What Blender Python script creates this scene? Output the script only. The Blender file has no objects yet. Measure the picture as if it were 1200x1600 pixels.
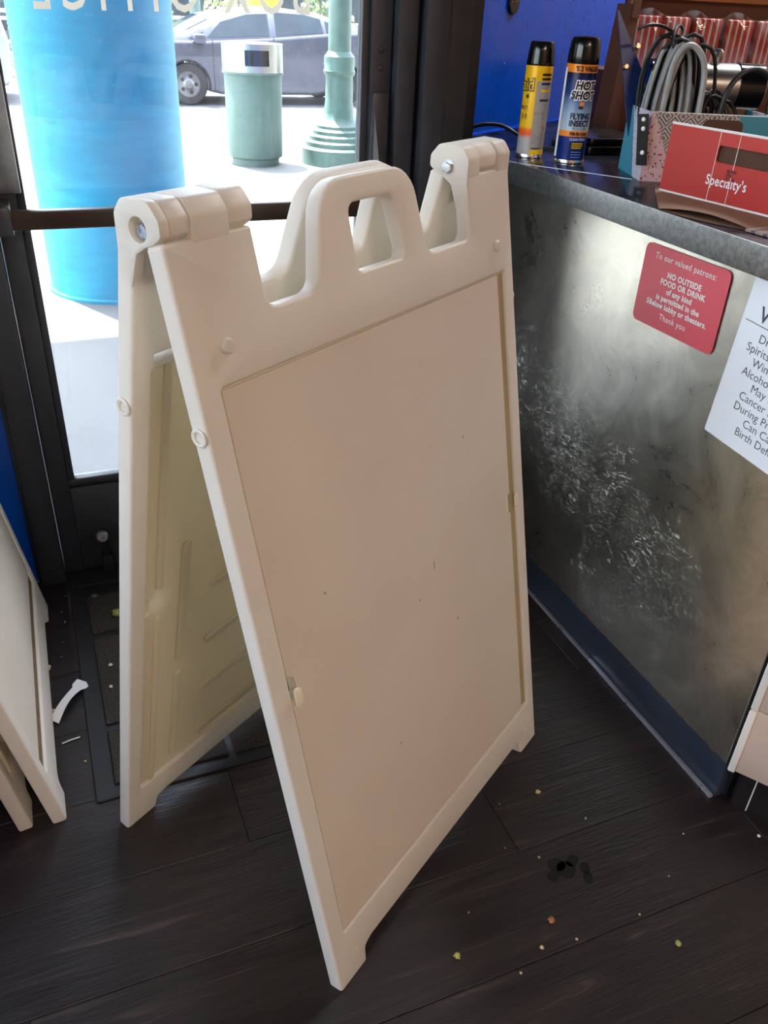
import bpy, bmesh, math, random
from mathutils import Vector, Matrix
from mathutils.geometry import tessellate_polygon
random.seed(7)
S = bpy.context.scene
COL = S.collection
PI = math.pi

# ------------------------------------------------------------------ camera
CAM_Z = 1.2351
R = ((0.9269147084507633, -0.1612158956262333, 0.3388783826907051),
     (-0.37273973351441164, -0.5002418350225646, 0.781551788145138),
     (0.0435225725025746, -0.8507452859056515, -0.5237730846388247))
cd = bpy.data.cameras.new('camera'); cam = bpy.data.objects.new('camera', cd); COL.objects.link(cam)
cam.matrix_world = Matrix(((R[0][0], -R[0][1], -R[0][2], 0), (R[1][0], -R[1][1], -R[1][2], 0),
                           (R[2][0], -R[2][1], -R[2][2], CAM_Z), (0, 0, 0, 1)))
cd.sensor_width = 36; cd.lens = 1283.93 / 1600 * 36; cd.clip_start = .02; cd.clip_end = 300
S.camera = cam

# ------------------------------------------------------------------ world, sun, exposure
W_ = bpy.data.worlds.new('world'); S.world = W_; W_.use_nodes = True
wn = W_.node_tree.nodes; wl = W_.node_tree.links
bg = wn['Background']; sky = wn.new('ShaderNodeTexSky'); sky.sky_type = 'NISHITA'
sky.sun_disc = False; sky.sun_elevation = math.radians(66); sky.sun_rotation = math.radians(-20)
sky.air_density = 1.2; sky.dust_density = 2.0
hs = wn.new('ShaderNodeHueSaturation'); hs.inputs['Saturation'].default_value = .55
wl.new(sky.outputs[0], hs.inputs['Color']); wl.new(hs.outputs[0], bg.inputs[0]); bg.inputs[1].default_value = 1.9
sd = bpy.data.lights.new('sun', 'SUN'); sd.energy = 50; sd.angle = math.radians(.6); sd.color = (1, .985, .96)
sun = bpy.data.objects.new('sun', sd); COL.objects.link(sun)
sdir = Vector((.44 * .31, -.90 * .31, -.95))
sun.rotation_euler = sdir.to_track_quat('-Z', 'Y').to_euler(); sun.location = (-3, 12, 20)
S.view_settings.view_transform = 'Standard'; S.view_settings.look = 'None'
S.view_settings.exposure = 0; S.view_settings.gamma = 1; S.view_settings.use_curve_mapping = False

# ------------------------------------------------------------------ materials
def lin(c):
    return tuple((x / 12.92 if x <= .04045 else ((x + .055) / 1.055) ** 2.4) for x in c)
def rgb(r, g, b): return lin((r / 255, g / 255, b / 255))

class N:
    def __init__(s, name):
        s.m = bpy.data.materials.new(name); s.m.use_nodes = True
        s.t = s.m.node_tree; s.b = s.t.nodes['Principled BSDF']; s.out = s.t.nodes['Material Output']
    def new(s, ty, **kw):
        n = s.t.nodes.new(ty)
        for k, v in kw.items():
            if k.startswith('i_'): n.inputs[k[2:].replace('_', ' ')].default_value = v
            else: setattr(n, k, v)
        return n
    def link(s, a, b): s.t.links.new(a, b)
    def coord(s, scale=(1, 1, 1), which='Object'):
        tc = s.new('ShaderNodeTexCoord'); mp = s.new('ShaderNodeMapping')
        mp.inputs['Scale'].default_value = scale; s.link(tc.outputs[which], mp.inputs['Vector']); return mp.outputs[0]
    def noise(s, scale, detail=4, vec=None, rough=.5, dist=0):
        n = s.new('ShaderNodeTexNoise'); n.inputs['Scale'].default_value = scale; n.inputs['Detail'].default_value = detail
        n.inputs['Roughness'].default_value = rough; n.inputs['Distortion'].default_value = dist
        if vec is not None: s.link(vec, n.inputs['Vector'])
        return n.outputs['Fac']
    def ramp(s, fac, stops):
        r = s.new('ShaderNodeValToRGB'); e = r.color_ramp.elements
        while len(e) < len(stops): e.new(.5)
        for i, (p, c) in enumerate(stops):
            e[i].position = p; e[i].color = (*(c if isinstance(c, tuple) else (c, c, c)), 1)
        s.link(fac, r.inputs[0]); return r.outputs[0]
    def math(s, op, a, b=None, c=None):
        n = s.new('ShaderNodeMath', operation=op)
        for i, v in enumerate((a, b, c)):
            if v is None: continue
            if isinstance(v, (int, float)): n.inputs[i].default_value = v
            else: s.link(v, n.inputs[i])
        return n.outputs[0]
    def mix(s, fac, a, b):
        n = s.new('ShaderNodeMix', data_type='RGBA')
        for sock, v in ((n.inputs[0], fac), (n.inputs[6], a), (n.inputs[7], b)):
            if isinstance(v, (int, float)): sock.default_value = v
            elif isinstance(v, tuple): sock.default_value = (*v, 1)
            else: s.link(v, sock)
        return n.outputs[2]
    def bump(s, h, strength=.2, dist=.01):
        b = s.new('ShaderNodeBump'); b.inputs['Strength'].default_value = strength; b.inputs['Distance'].default_value = dist
        s.link(h, b.inputs['Height']); s.link(b.outputs[0], s.b.inputs['Normal']); return b
    def base(s, v):
        if isinstance(v, tuple): s.b.inputs['Base Color'].default_value = (*v, 1)
        else: s.link(v, s.b.inputs['Base Color'])
        return s
    def rough(s, v):
        if isinstance(v, (int, float)): s.b.inputs['Roughness'].default_value = v
        else: s.link(v, s.b.inputs['Roughness'])
        return s
    def metal(s, v): s.b.inputs['Metallic'].default_value = v; return s
    def spec(s, v): s.b.inputs['Specular IOR Level'].default_value = v; return s

M = {}
def simple(name, col, rough=.5, metal=0, var=.12, scale=30, bump=0, spec=None):
    n = N(name)
    v = n.coord(); f = n.noise(scale, 5, v)
    n.base(n.ramp(f, [(.3, tuple(c * (1 - var) for c in col)), (.7, tuple(min(1, c * (1 + var)) for c in col))]))
    n.rough(n.ramp(f, [(.3, max(.02, rough - .06)), (.7, min(1, rough + .06))])).metal(metal)
    if spec is not None: n.spec(spec)
    if bump: n.bump(n.noise(scale * 6, 3, v), bump, .002)
    M[name] = n.m; return n.m

def plastic(name, col, dirt, trans=.40):
    n = N(name); v = n.coord()
    big = n.noise(5, 3, v); spk = n.noise(160, 2, v); sm = n.noise(22, 6, v, .65)
    c = n.mix(n.ramp(big, [(.35, 0.0), (.75, .35)]), col, dirt)
    c = n.mix(n.ramp(sm, [(.62, 0.0), (.8, .35)]), c, tuple(x * .72 for x in dirt))
    c = n.mix(n.ramp(spk, [(.74, 0.0), (.80, .5)]), c, tuple(x * .5 for x in dirt))
    n.base(c).rough(n.ramp(sm, [(.3, .38), (.7, .52)])); n.bump(n.noise(240, 2, v), .05, .001)
    tr = n.new('ShaderNodeBsdfTranslucent'); tr.inputs[0].default_value = (min(1, col[0] * 1.12), col[1] * 1.06, col[2] * .93, 1); mx = n.new('ShaderNodeMixShader'); mx.inputs[0].default_value = trans
    n.link(n.b.outputs[0], mx.inputs[1]); n.link(tr.outputs[0], mx.inputs[2]); n.link(mx.outputs[0], n.out.inputs[0])
    M[name] = n.m
plastic('white_plastic', rgb(234, 230, 225), rgb(222, 211, 199), .30)
plastic('sheet_plastic', rgb(238, 233, 228), rgb(226, 214, 203), .40)
plastic('cream_plastic', rgb(247, 244, 236), rgb(234, 226, 206), .5)
plastic('tan_plastic', rgb(206, 190, 152), rgb(170, 150, 110))
simple('grime_dark', rgb(112, 96, 84), .8, 0, .2, 60)
simple('grime', rgb(112, 90, 66), .8, 0, .3, 60)
plastic('cool_plastic', rgb(233, 233, 228), rgb(218, 216, 206))

def wood_floor():
    n = N('plank_wood'); tc = n.new('ShaderNodeTexCoord'); oi = n.new('ShaderNodeObjectInfo')
    mp = n.new('ShaderNodeMapping'); mp.inputs['Scale'].default_value = (2.2, 26, 8)
    add = n.new('ShaderNodeVectorMath', operation='ADD'); sc = n.new('ShaderNodeVectorMath', operation='SCALE')
    cmb = n.new('ShaderNodeCombineXYZ')
    for i in range(3): n.link(oi.outputs['Random'], cmb.inputs[i])
    n.link(cmb.outputs[0], sc.inputs[0]); sc.inputs['Scale'].default_value = 37
    n.link(tc.outputs['Object'], add.inputs[0]); n.link(sc.outputs[0], add.inputs[1]); n.link(add.outputs[0], mp.inputs['Vector'])
    g = n.noise(1.6, 7, mp.outputs[0], .62, 1.1); fine = n.noise(9, 4, mp.outputs[0], .6)
    big = n.noise(2.4, 3, add.outputs[0])
    c = n.ramp(g, [(.28, rgb(17, 12, 12)), (.5, rgb(26, 19, 19)), (.62, rgb(40, 30, 29)), (.74, rgb(88, 72, 66))])
    c = n.mix(n.ramp(oi.outputs['Random'], [(0, 0.0), (1, .4)]), c, rgb(26, 18, 17))
    dust_sheen = n.ramp(n.noise(3.2, 5, add.outputs[0], .6), [(.35, 0.0), (.75, .30)])  # dust film whose paler blotches also carry the door-light sheen
    c = n.mix(dust_sheen, c, rgb(42, 36, 38)); n.base(c)
    r = n.math('ADD', n.math('MULTIPLY', g, .22), n.math('MULTIPLY', big, .25))
    n.rough(n.math('ADD', r, .20)); n.spec(.6)
    n.bump(n.math('ADD', g, n.math('MULTIPLY', fine, .5)), .6, .003)
    M['plank_wood'] = n.m
wood_floor()

def steel():
    n = N('scuffed_steel'); v = n.coord((1, 1, 1)); sp = n.new('ShaderNodeSeparateXYZ'); n.link(v, sp.inputs[0])
    Y, Z = sp.outputs[1], sp.outputs[2]
    sw = n.noise(3.2, 5, v, .6, .8); hz = n.noise(12, 6, v, .7, 1.5)
    # worn diagonal band of scratches, sun glints on them painted as white flecks
    d = n.math('ABSOLUTE', n.math('SUBTRACT', n.math('ADD', Z, n.math('MULTIPLY', Y, -.26)), .285))
    band = n.ramp(n.math('ADD', d, n.math('MULTIPLY', n.math('SUBTRACT', hz, .5), .30)), [(.02, 1.0), (.17, 0.0)])
    band = n.math('MULTIPLY', band, n.ramp(n.math('ADD', Y, n.math('MULTIPLY', n.math('SUBTRACT', sw, .5), .5)), [(.12, .15), (.38, 1.0)]))
    band = n.math('MULTIPLY', band, n.ramp(n.noise(7, 3, v, .6, .4), [(.38, .25), (.58, 1.0)]))
    band2 = n.math('MAXIMUM', band, n.ramp(n.noise(3.5, 4, v, .6, .5), [(.58, 0.0), (.72, .55)]))
    mp = n.new('ShaderNodeMapping'); mp.inputs['Rotation'].default_value = (-.75, 0, 0); mp.inputs['Scale'].default_value = (1, 1, 2.6); n.link(v, mp.inputs[0])
    fleck = n.ramp(n.noise(44, 6, mp.outputs[0], .66, 1.6), [(.56, 0.0), (.61, 1.0)])
    mp2 = n.new('ShaderNodeMapping'); mp2.inputs['Rotation'].default_value = (.5, 0, 0); mp2.inputs['Scale'].default_value = (1, 1, 5); n.link(v, mp2.inputs[0])
    fine = n.ramp(n.noise(30, 3, mp2.outputs[0], .5, 3.0), [(.60, 0.0), (.64, 1.0)])
    mask = n.math('MULTIPLY', n.math('MAXIMUM', fleck, n.math('MULTIPLY', fine, .6)), band2)
    cloud = n.ramp(n.noise(8, 6, v, .68, 1.2), [(.3, 0.0), (.7, 1.0)])
    c = n.mix(cloud, (.60, .58, .52), (.88, .84, .735))
    c = n.mix(mask, c, (.93, .95, .95)); n.base(c)
    n.link(n.math('SUBTRACT', 1.0, mask), n.b.inputs['Metallic'])
    r = n.math('ADD', n.math('MULTIPLY', sw, .06), n.math('MULTIPLY', cloud, .06))
    n.rough(n.math('ADD', n.math('ADD', r, .235), n.math('MULTIPLY', mask, .3)))
    hh_ = n.math('MULTIPLY', mask, .01)
    n.bump(n.math('ADD', n.noise(5.5, 3, v), hh_), .10, .02); M['scuffed_steel'] = n.m
steel()

def zinc():
    n = N('zinc_edge'); v = n.coord(); f = n.noise(90, 6, v, .7)
    n.base(n.ramp(f, [(.35, (.17, .175, .18)), (.55, (.26, .265, .265)), (.75, (.36, .36, .355))])).metal(.9)
    n.rough(n.ramp(f, [(.3, .32), (.7, .5)])); n.bump(f, .12, .002); M['zinc_edge'] = n.m
zinc()
def counter_top():
    n = N('dark_counter'); v = n.coord(); f = n.noise(14, 6, v)
    n.base(n.ramp(f, [(.3, rgb(20, 22, 32)), (.7, rgb(34, 36, 46))])).rough(n.ramp(f, [(.35, .12), (.7, .26)])); M['dark_counter'] = n.m
counter_top()
simple('black_frame', rgb(46, 48, 54), .38, 0, .15, 18, .05)
simple('black_frame_bare', rgb(30, 31, 34), .45, 0, .2, 25, .08)
simple('bronze_bar', rgb(62, 48, 42), .35, .5, .15, 20)
simple('grey_alloy', rgb(140, 140, 142), .35, .8, .15, 40)
simple('chrome', (.75, .76, .78), .18, 1, .06, 30)
simple('zinc_bolt', (.62, .66, .70), .28, 1, .12, 120)
simple('kick_vinyl', rgb(44, 52, 66), .32, 0, .08, 5, .02)
simple('chrome_trim', (.60, .62, .72), .3, .8, .04, 8)
simple('rust', rgb(105, 62, 44), .85, 0, .4, 90, .3)
simple('blue_paint', rgb(0, 84, 196), .33, 0, .06, 8)
simple('blue_paint_wall', rgb(0, 74, 190), .28, 0, .05, 8)
simple('ceiling_paint', rgb(66, 63, 60), .8, 0, .05, 4)
simple('back_paint', rgb(150, 118, 96), .7, 0, .08, 3)
simple('rubber', rgb(30, 31, 34), .6, 0, .15, 40, .1)
simple('black_plastic', rgb(16, 16, 18), .3, 0, .1, 30)
simple('black_rubber', rgb(20, 20, 22), .42, 0, .1, 60)
simple('grey_cable', rgb(150, 152, 154), .45, 0, .1, 60)
simple('sidewalk', rgb(101, 102, 101), .85, 0, .10, 60, .15)
simple('asphalt', rgb(100, 100, 102), .9, 0, .12, 40, .2)
simple('canopy_paint', rgb(150, 150, 150), .8, 0, .05, 5)
simple('facade_paint', rgb(95, 94, 92), .8, 0, .05, 5)
simple('lamp_green', rgb(70, 98, 90), .45, 0, .16, 12, .05)
simple('bin_green', rgb(66, 92, 84), .55, 0, .16, 25, .12)
simple('bin_steel', (.34, .33, .31), .34, 1, .08, 8)
simple('car_grey', rgb(82, 84, 96), .25, .45, .05, 4)
simple('car_silver', rgb(165, 168, 172), .28, .5, .05, 4)
simple('car_glass', rgb(40, 52, 62), .08, 0, .2, 4)
simple('tyre', rgb(38, 38, 42), .8, 0, .1, 30)
simple('hub', (.20, .20, .21), .35, .9, .1, 20)
simple('rail_steel', (.65, .66, .67), .4, .8, .08, 20)
simple('leaf', rgb(110, 128, 84), .6, 0, .45, 3)
simple('leaf_pale', rgb(150, 156, 120), .6, 0, .45, 3)
simple('yellow_paint', rgb(236, 182, 44), .5, 0, .06, 9)
simple('white_enamel', rgb(232, 226, 220), .32, 0, .03, 12)
simple('plinth_dark', rgb(26, 22, 24), .4, 0, .15, 20)
simple('sticker_red', rgb(222, 78, 92), .36, 0, .03, 10)
simple('white_ink', rgb(245, 240, 238), .5, 0, .02, 10)
simple('paper_white', rgb(238, 242, 250), .6, 0, .02, 10)
simple('grey_ink', rgb(66, 68, 76), .6, 0, .05, 10)
plastic('vinyl_letter', rgb(176, 172, 164), rgb(166, 162, 152), .34)
simple('kraft', rgb(140, 104, 82), .75, 0, .12, 40, .1)
simple('kraft_dark', rgb(84, 52, 36), .8, 0, .12, 40, .1)
simple('card_brown', rgb(92, 52, 34), .75, 0, .10, 20, .05)
simple('card_edge', rgb(232, 230, 228), .7, 0, .04, 40)
simple('wood_shelf', rgb(150, 96, 52), .55, 0, .2, 8)
simple('brass', (.78, .55, .36), .3, 1, .1, 60)
simple('navy_plastic', rgb(10, 34, 84), .28, 0, .12, 20)
simple('dark_mark', rgb(8, 8, 10), .9, 0, .1, 40)
simple('crumb_pale', rgb(206, 190, 140), .8, 0, .25, 200, .3)
simple('crumb_green', rgb(170, 168, 96), .8, 0, .25, 200, .3)
simple('crumb_brown', rgb(176, 116, 76), .8, 0, .25, 200, .3)
simple('tissue', rgb(226, 228, 234), .7, 0, .03, 60, .1)
simple('tray_black', rgb(14, 14, 17), .25, 0, .1, 10)
simple('cap_black', rgb(10, 10, 11), .16, 0, .1, 30)
simple('can_rim', (.7, .68, .66), .25, 1, .05, 40)
simple('clear_speck', rgb(225, 230, 240), .3, 0, .03, 10)
simple('lens_dark', rgb(12, 13, 16), .12, 0, .1, 10)

def carpet():
    n = N('carpet'); v = n.coord(); f = n.noise(220, 4, v, .8); g = n.noise(9, 4, v)
    c = n.ramp(f, [(.3, rgb(36, 32, 30)), (.55, rgb(72, 66, 62)), (.75, rgb(112, 104, 98))])
    n.base(n.mix(n.ramp(g, [(.35, 0.0), (.7, .5)]), c, rgb(52, 44, 40))).rough(.95)
    n.bump(n.math('ADD', f, n.noise(60, 3, v)), .9, .006); M['carpet'] = n.m
carpet()

def column_mat():
    n = N('column_blue'); v = n.coord((1, 1, 5)); f = n.noise(6, 6, v, .65); g = n.noise(28, 3, n.coord((1, 1, 12)))
    c = n.ramp(f, [(.3, rgb(0, 126, 152)), (.6, rgb(0, 140, 166)), (.8, rgb(30, 156, 180))])
    c = n.mix(n.ramp(g, [(.68, 0.0), (.74, .35)]), c, rgb(190, 225, 240))
    n.base(c).rough(.5).spec(.35); M['column_blue'] = n.m
column_mat()

def glass(name, tint=(.95, .97, .97), haze=.02, refl=1.0):
    n = N(name); tr = n.new('ShaderNodeBsdfTransparent'); tr.inputs[0].default_value = (*tint, 1)
    gl = n.new('ShaderNodeBsdfGlossy'); gl.inputs['Roughness'].default_value = .01
    df = n.new('ShaderNodeBsdfTranslucent'); df.inputs[0].default_value = (.9, .95, 1, 1)
    fr = n.new('ShaderNodeFresnel'); fr.inputs[0].default_value = 1.45
    m1 = n.new('ShaderNodeMixShader'); m2 = n.new('ShaderNodeMixShader')
    dirt = n.ramp(n.noise(7, 6, n.coord((1, 1, 1)), .7, .6), [(.4, haze * .4), (.75, haze * 2.2)])
    n.link(dirt, m1.inputs[0]); n.link(tr.outputs[0], m1.inputs[1]); n.link(df.outputs[0], m1.inputs[2])
    n.link(n.math('MULTIPLY', fr.outputs[0], refl), m2.inputs[0]); n.link(m1.outputs[0], m2.inputs[1]); n.link(gl.outputs[0], m2.inputs[2])
    n.link(m2.outputs[0], n.out.inputs[0]); M[name] = n.m
glass('door_glass', haze=.012)
glass('window_glass', haze=.0)
glass('clear_film', (.93, .93, .95), .16, 1.2)

def stripes(name, c1, c2, freq, axis=0):
    n = N(name); v = n.coord(); sp = n.new('ShaderNodeSeparateXYZ'); n.link(v, sp.inputs[0])
    w = n.math('SINE', n.math('MULTIPLY', sp.outputs[axis], freq))
    n.base(n.mix(n.ramp(w, [(.45, 0.0), (.55, 1.0)]), c1, c2)).rough(.5); M[name] = n.m
stripes('popcorn_stripe', rgb(196, 40, 46), rgb(232, 214, 190), 2 * PI / .0185)
stripes('bag_print', rgb(150, 128, 118), rgb(84, 74, 78), 2 * PI / .022, 1)

def red_carton():
    n = N('carton_red'); v = n.coord((1, 260, 6)); f = n.noise(1.0, 3, v)
    g = n.noise(9, 3, n.coord())
    c = n.ramp(f, [(.3, rgb(176, 44, 40)), (.7, rgb(200, 66, 58))])
    n.base(n.mix(n.ramp(g, [(.4, 0.0), (.7, .35)]), c, rgb(186, 40, 38))).rough(.42); M['carton_red'] = n.m
red_carton()

def pattern_box():
    # face with interlocking concentric diamonds, a dotted pink lower corner and a teal upper corner
    n = N('pattern_front'); tc = n.new('ShaderNodeTexCoord'); sp = n.new('ShaderNodeSeparateXYZ'); n.link(tc.outputs['Object'], sp.inputs[0])
    X, Z = sp.outputs[0], sp.outputs[2]
    def tri(a, p): return n.math('ABSOLUTE', n.math('SUBTRACT', n.math('MODULO', n.math('ADD', a, 10 * p), p), p / 2))
    p = .030
    d = n.math('ADD', tri(X, p), tri(Z, p * 1.3))
    w = n.math('SINE', n.math('MULTIPLY', d, 2 * PI / .0075))
    grey = n.mix(n.ramp(w, [(.45, 0.0), (.55, 1.0)]), rgb(176, 160, 156), rgb(50, 46, 48))
    def dots(b1, b2):
        vo = n.new('ShaderNodeTexVoronoi'); vo.inputs['Scale'].default_value = 165; vo.inputs['Randomness'].default_value = .75
        n.link(tc.outputs['Object'], vo.inputs['Vector'])
        return n.mix(n.ramp(vo.outputs['Distance'], [(.30, 0.0), (.38, 1.0)]), b1, b2)
    pink = dots(rgb(150, 26, 60), rgb(206, 170, 172))
    low = n.ramp(n.math('ADD', X, n.math('MULTIPLY', Z, .48)), [(.066, 1.0), (.0661, 0.0)])
    c = n.mix(low, grey, pink)
    hi = n.ramp(n.math('SUBTRACT', X, n.math('MULTIPLY', Z, -.45)), [(.222, 0.0), (.2221, 1.0)])
    c = n.mix(hi, c, rgb(62, 132, 150)); n.base(c).rough(.5); M['pattern_front'] = n.m
    n = N('pattern_side'); tc = n.new('ShaderNodeTexCoord'); sp = n.new('ShaderNodeSeparateXYZ'); n.link(tc.outputs['Object'], sp.inputs[0])
    pink = dots(rgb(196, 150, 190), rgb(212, 208, 222))
    near = n.ramp(n.math('ADD', sp.outputs[1], n.math('MULTIPLY', sp.outputs[2], -.55)), [(.052, 1.0), (.0521, 0.0)])
    n.base(n.mix(near, rgb(70, 148, 170), pink)).rough(.5); M['pattern_side'] = n.m
pattern_box()

def can_label(name, bands, blend=None):
    # flat printed bands by height
    n = N(name); tc = n.new('ShaderNodeTexCoord'); sp = n.new('ShaderNodeSeparateXYZ'); n.link(tc.outputs['Object'], sp.inputs[0])
    z = n.math('DIVIDE', sp.outputs[2], .24); r = n.new('ShaderNodeValToRGB'); e = r.color_ramp.elements
    r.color_ramp.interpolation = 'LINEAR'
    while len(e) < len(bands): e.new(.5)
    for i, (p, c) in enumerate(bands): e[i].position = p; e[i].color = (*c, 1)
    n.link(z, r.inputs[0]); n.base(r.outputs[0]).rough(.22); n.b.inputs['Metallic'].default_value = .15; M[name] = n.m
NAVY = rgb(14, 40, 120); ORG = rgb(240, 140, 46); PALE = rgb(186, 200, 214)
can_label('hot_label', [(0, NAVY), (.222, NAVY), (.224, ORG), (.268, ORG), (.27, PALE), (.40, rgb(150, 176, 208)), (.56, rgb(30, 62, 130)), (.70, rgb(12, 24, 74)), (.715, rgb(12, 24, 74)), (.718, ORG), (1, ORG)])
YEL = rgb(240, 188, 24); SIL = rgb(176, 172, 176)
can_label('yellow_label', [(0, SIL), (.16, SIL), (.2, rgb(232, 92, 30)), (.235, rgb(236, 110, 30)), (.26, YEL), (1, YEL)])
simple('label_silver', rgb(166, 160, 158), .3, .2, .06, 30)
simple('label_yellow', rgb(240, 196, 40), .3, .1, .04, 30)
simple('label_orange', rgb(240, 140, 46), .35, .1, .04, 30)
simple('ink_black', rgb(22, 20, 22), .4, 0, .05, 30)
simple('ink_navy', rgb(14, 24, 60), .4, 0, .05, 30)
simple('ink_pale', rgb(168, 182, 212), .4, 0, .05, 30)

# ------------------------------------------------------------------ mesh helpers
class MB:
    def __init__(s): s.v = []; s.f = []
    def add(s, vs, fs):
        o = len(s.v); s.v += [tuple(v) for v in vs]; s.f += [tuple(i + o for i in f) for f in fs]; return s
    def box(s, x0, x1, y0, y1, z0, z1):
        vs = [(x, y, z) for z in (z0, z1) for y in (y0, y1) for x in (x0, x1)]
        return s.add(vs, [(0, 2, 3, 1), (4, 5, 7, 6), (0, 1, 5, 4), (2, 6, 7, 3), (0, 4, 6, 2), (1, 3, 7, 5)])
    def rbox(s, x0, x1, y0, y1, z0, z1, b=.003, seg=2):
        bm = bmesh.new(); t = MB().box(x0, x1, y0, y1, z0, z1)
        vs = [bm.verts.new(v) for v in t.v]
        for f in t.f: bm.faces.new([vs[i] for i in f])
        bmesh.ops.bevel(bm, geom=list(bm.edges), offset=b, segments=seg, profile=.5, affect='EDGES')
        bm.verts.index_update(); s.add([v.co[:] for v in bm.verts], [[v.index for v in f.verts] for f in bm.faces]); bm.free(); return s
    def lathe(s, prof, seg=32, c=(0, 0, 0), cap=True):
        vs = []; fs = []; n = len(prof)
        for i in range(seg):
            a = 2 * PI * i / seg
            for r, z in prof: vs.append((c[0] + r * math.cos(a), c[1] + r * math.sin(a), c[2] + z))
        for i in range(seg):
            j = (i + 1) % seg
            for k in range(n - 1): fs.append((i * n + k, j * n + k, j * n + k + 1, i * n + k + 1))
        if cap and prof[0][0] > 1e-6: fs.append([i * n for i in range(seg)][::-1])
        if cap and prof[-1][0] > 1e-6: fs.append([i * n + n - 1 for i in range(seg)])
        return s.add(vs, fs)
    def tube(s, path, r, seg=8, closed=False):
        P_ = [Vector(p) for p in path]; n = len(P_); vs = []; fs = []; up = None
        for i, p in enumerate(P_):
            t = (P_[(i + 1) % n] - P_[i - 1]) if closed else (P_[min(i + 1, n - 1)] - P_[max(i - 1, 0)])
            t.normalize()
            if up is None:
                up = Vector((0, 0, 1)) if abs(t.z) < .9 else Vector((1, 0, 0))
            e1 = (up - t * up.dot(t)).normalized(); e2 = t.cross(e1); up = e1
            rr = r[i] if isinstance(r, (list, tuple)) else r
            for k in range(seg):
                a = 2 * PI * k / seg; vs.append(p + e1 * (rr * math.cos(a)) + e2 * (rr * math.sin(a)))
        for i in range(n if closed else n - 1):
            j = (i + 1) % n
            for k in range(seg):
                l = (k + 1) % seg; fs.append((i * seg + k, i * seg + l, j * seg + l, j * seg + k))
        if not closed: fs.append(list(range(seg))[::-1]); fs.append([(n - 1) * seg + k for k in range(seg)])
        return s.add(vs, fs)
    def plate(s, outer, holes=(), z0=0, z1=.01, b=0.0, steps=2, fn=None):
        def area(p): return sum(p[i][0] * p[(i + 1) % len(p)][1] - p[(i + 1) % len(p)][0] * p[i][1] for i in range(len(p)))
        loops = [outer if area(outer) > 0 else outer[::-1]] + [h if area(h) < 0 else h[::-1] for h in holes]
        def off(lp, d):
            if d == 0: return lp
            o = []
            for i, p in enumerate(lp):
                a = Vector(lp[i - 1][:2]); q = Vector(p[:2]); c = Vector(lp[(i + 1) % len(lp)][:2])
                e1 = (q - a).normalized(); e2 = (c - q).normalized(); n1 = Vector((-e1.y, e1.x)); n2 = Vector((-e2.y, e2.x))
                m = n1 + n2; L = m.length
                if L < 1e-6: o.append((q.x, q.y)); continue
                m /= L; k = d / max(.35, m.dot(n1)); o.append((q.x + m.x * k, q.y + m.y * k))
            return o
        if b > 0:
            prof = [(b * (1 - math.sin(PI / 2 * k / steps)), z0 + b * (1 - math.cos(PI / 2 * k / steps))) for k in range(steps + 1)]
            prof += [(o, z1 - (z - z0)) for o, z in prof[::-1]]
        else: prof = [(0, z0), (0, z1)]
        vs = []; fs = []; ring0 = []; ring1 = []
        for lp in loops:
            n = len(lp); base = len(vs)
            for o, z in prof: vs += [(x, y, z) for x, y in [(q[0], q[1]) for q in off(lp, o)]]
            m = len(prof)
            for k in range(m - 1):
                for i in range(n):
                    j = (i + 1) % n; fs.append((base + k * n + i, base + k * n + j, base + (k + 1) * n + j, base + (k + 1) * n + i))
            ring0.append([base + i for i in range(n)]); ring1.append([base + (m - 1) * n + i for i in range(n)])
        for ring, flip in ((ring0, True), (ring1, False)):
            flat = [i for r_ in ring for i in r_]
            tris = tessellate_polygon([[Vector((vs[i][0], vs[i][1], 0)) for i in r_] for r_ in ring])
            for t in tris:
                a, b_, c = (flat[i] for i in t); A, B, C = vs[a], vs[b_], vs[c]
                ccw = (B[0] - A[0]) * (C[1] - A[1]) - (B[1] - A[1]) * (C[0] - A[0]) > 0
                fs.append((a, b_, c) if ccw != flip else (a, c, b_))
        if fn: vs = [fn(*v) for v in vs]
        return s.add(vs, fs)
    def map(s, fn): s.v = [tuple(fn(*v)) for v in s.v]; return s
    def mesh(s, name, mat, smooth=35):
        me = bpy.data.meshes.new(name); me.from_pydata(s.v, [], s.f)
        for m in (mat if isinstance(mat, (list, tuple)) else [mat]): me.materials.append(M[m] if isinstance(m, str) else m)
        if smooth:
            me.polygons.foreach_set('use_smooth', [True] * len(me.polygons)); me.set_sharp_from_angle(angle=math.radians(smooth))
        me.update(); return me
    def build(s, name, mat, parent=None, loc=(0, 0, 0), rot=(0, 0, 0), smooth=35):
        return link(name, s.mesh(name, mat, smooth), parent, loc, rot)

def link(name, data, parent=None, loc=(0, 0, 0), rot=(0, 0, 0)):
    o = bpy.data.objects.new(name, data); COL.objects.link(o); o.location = loc; o.rotation_euler = rot
    if parent: o.parent = parent
    return o
def tag(o, label=None, cat=None, group=None, kind=None):
    if label: o['label'] = label
    if cat: o['category'] = cat
    if group: o['group'] = group
    if kind: o['kind'] = kind
    return o
def thing(name, label, cat, loc=(0, 0, 0), rot=(0, 0, 0), group=None):
    return tag(link(name, None, None, loc, rot), label, cat, group)
def struct(o): o['kind'] = 'structure'; return o

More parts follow.
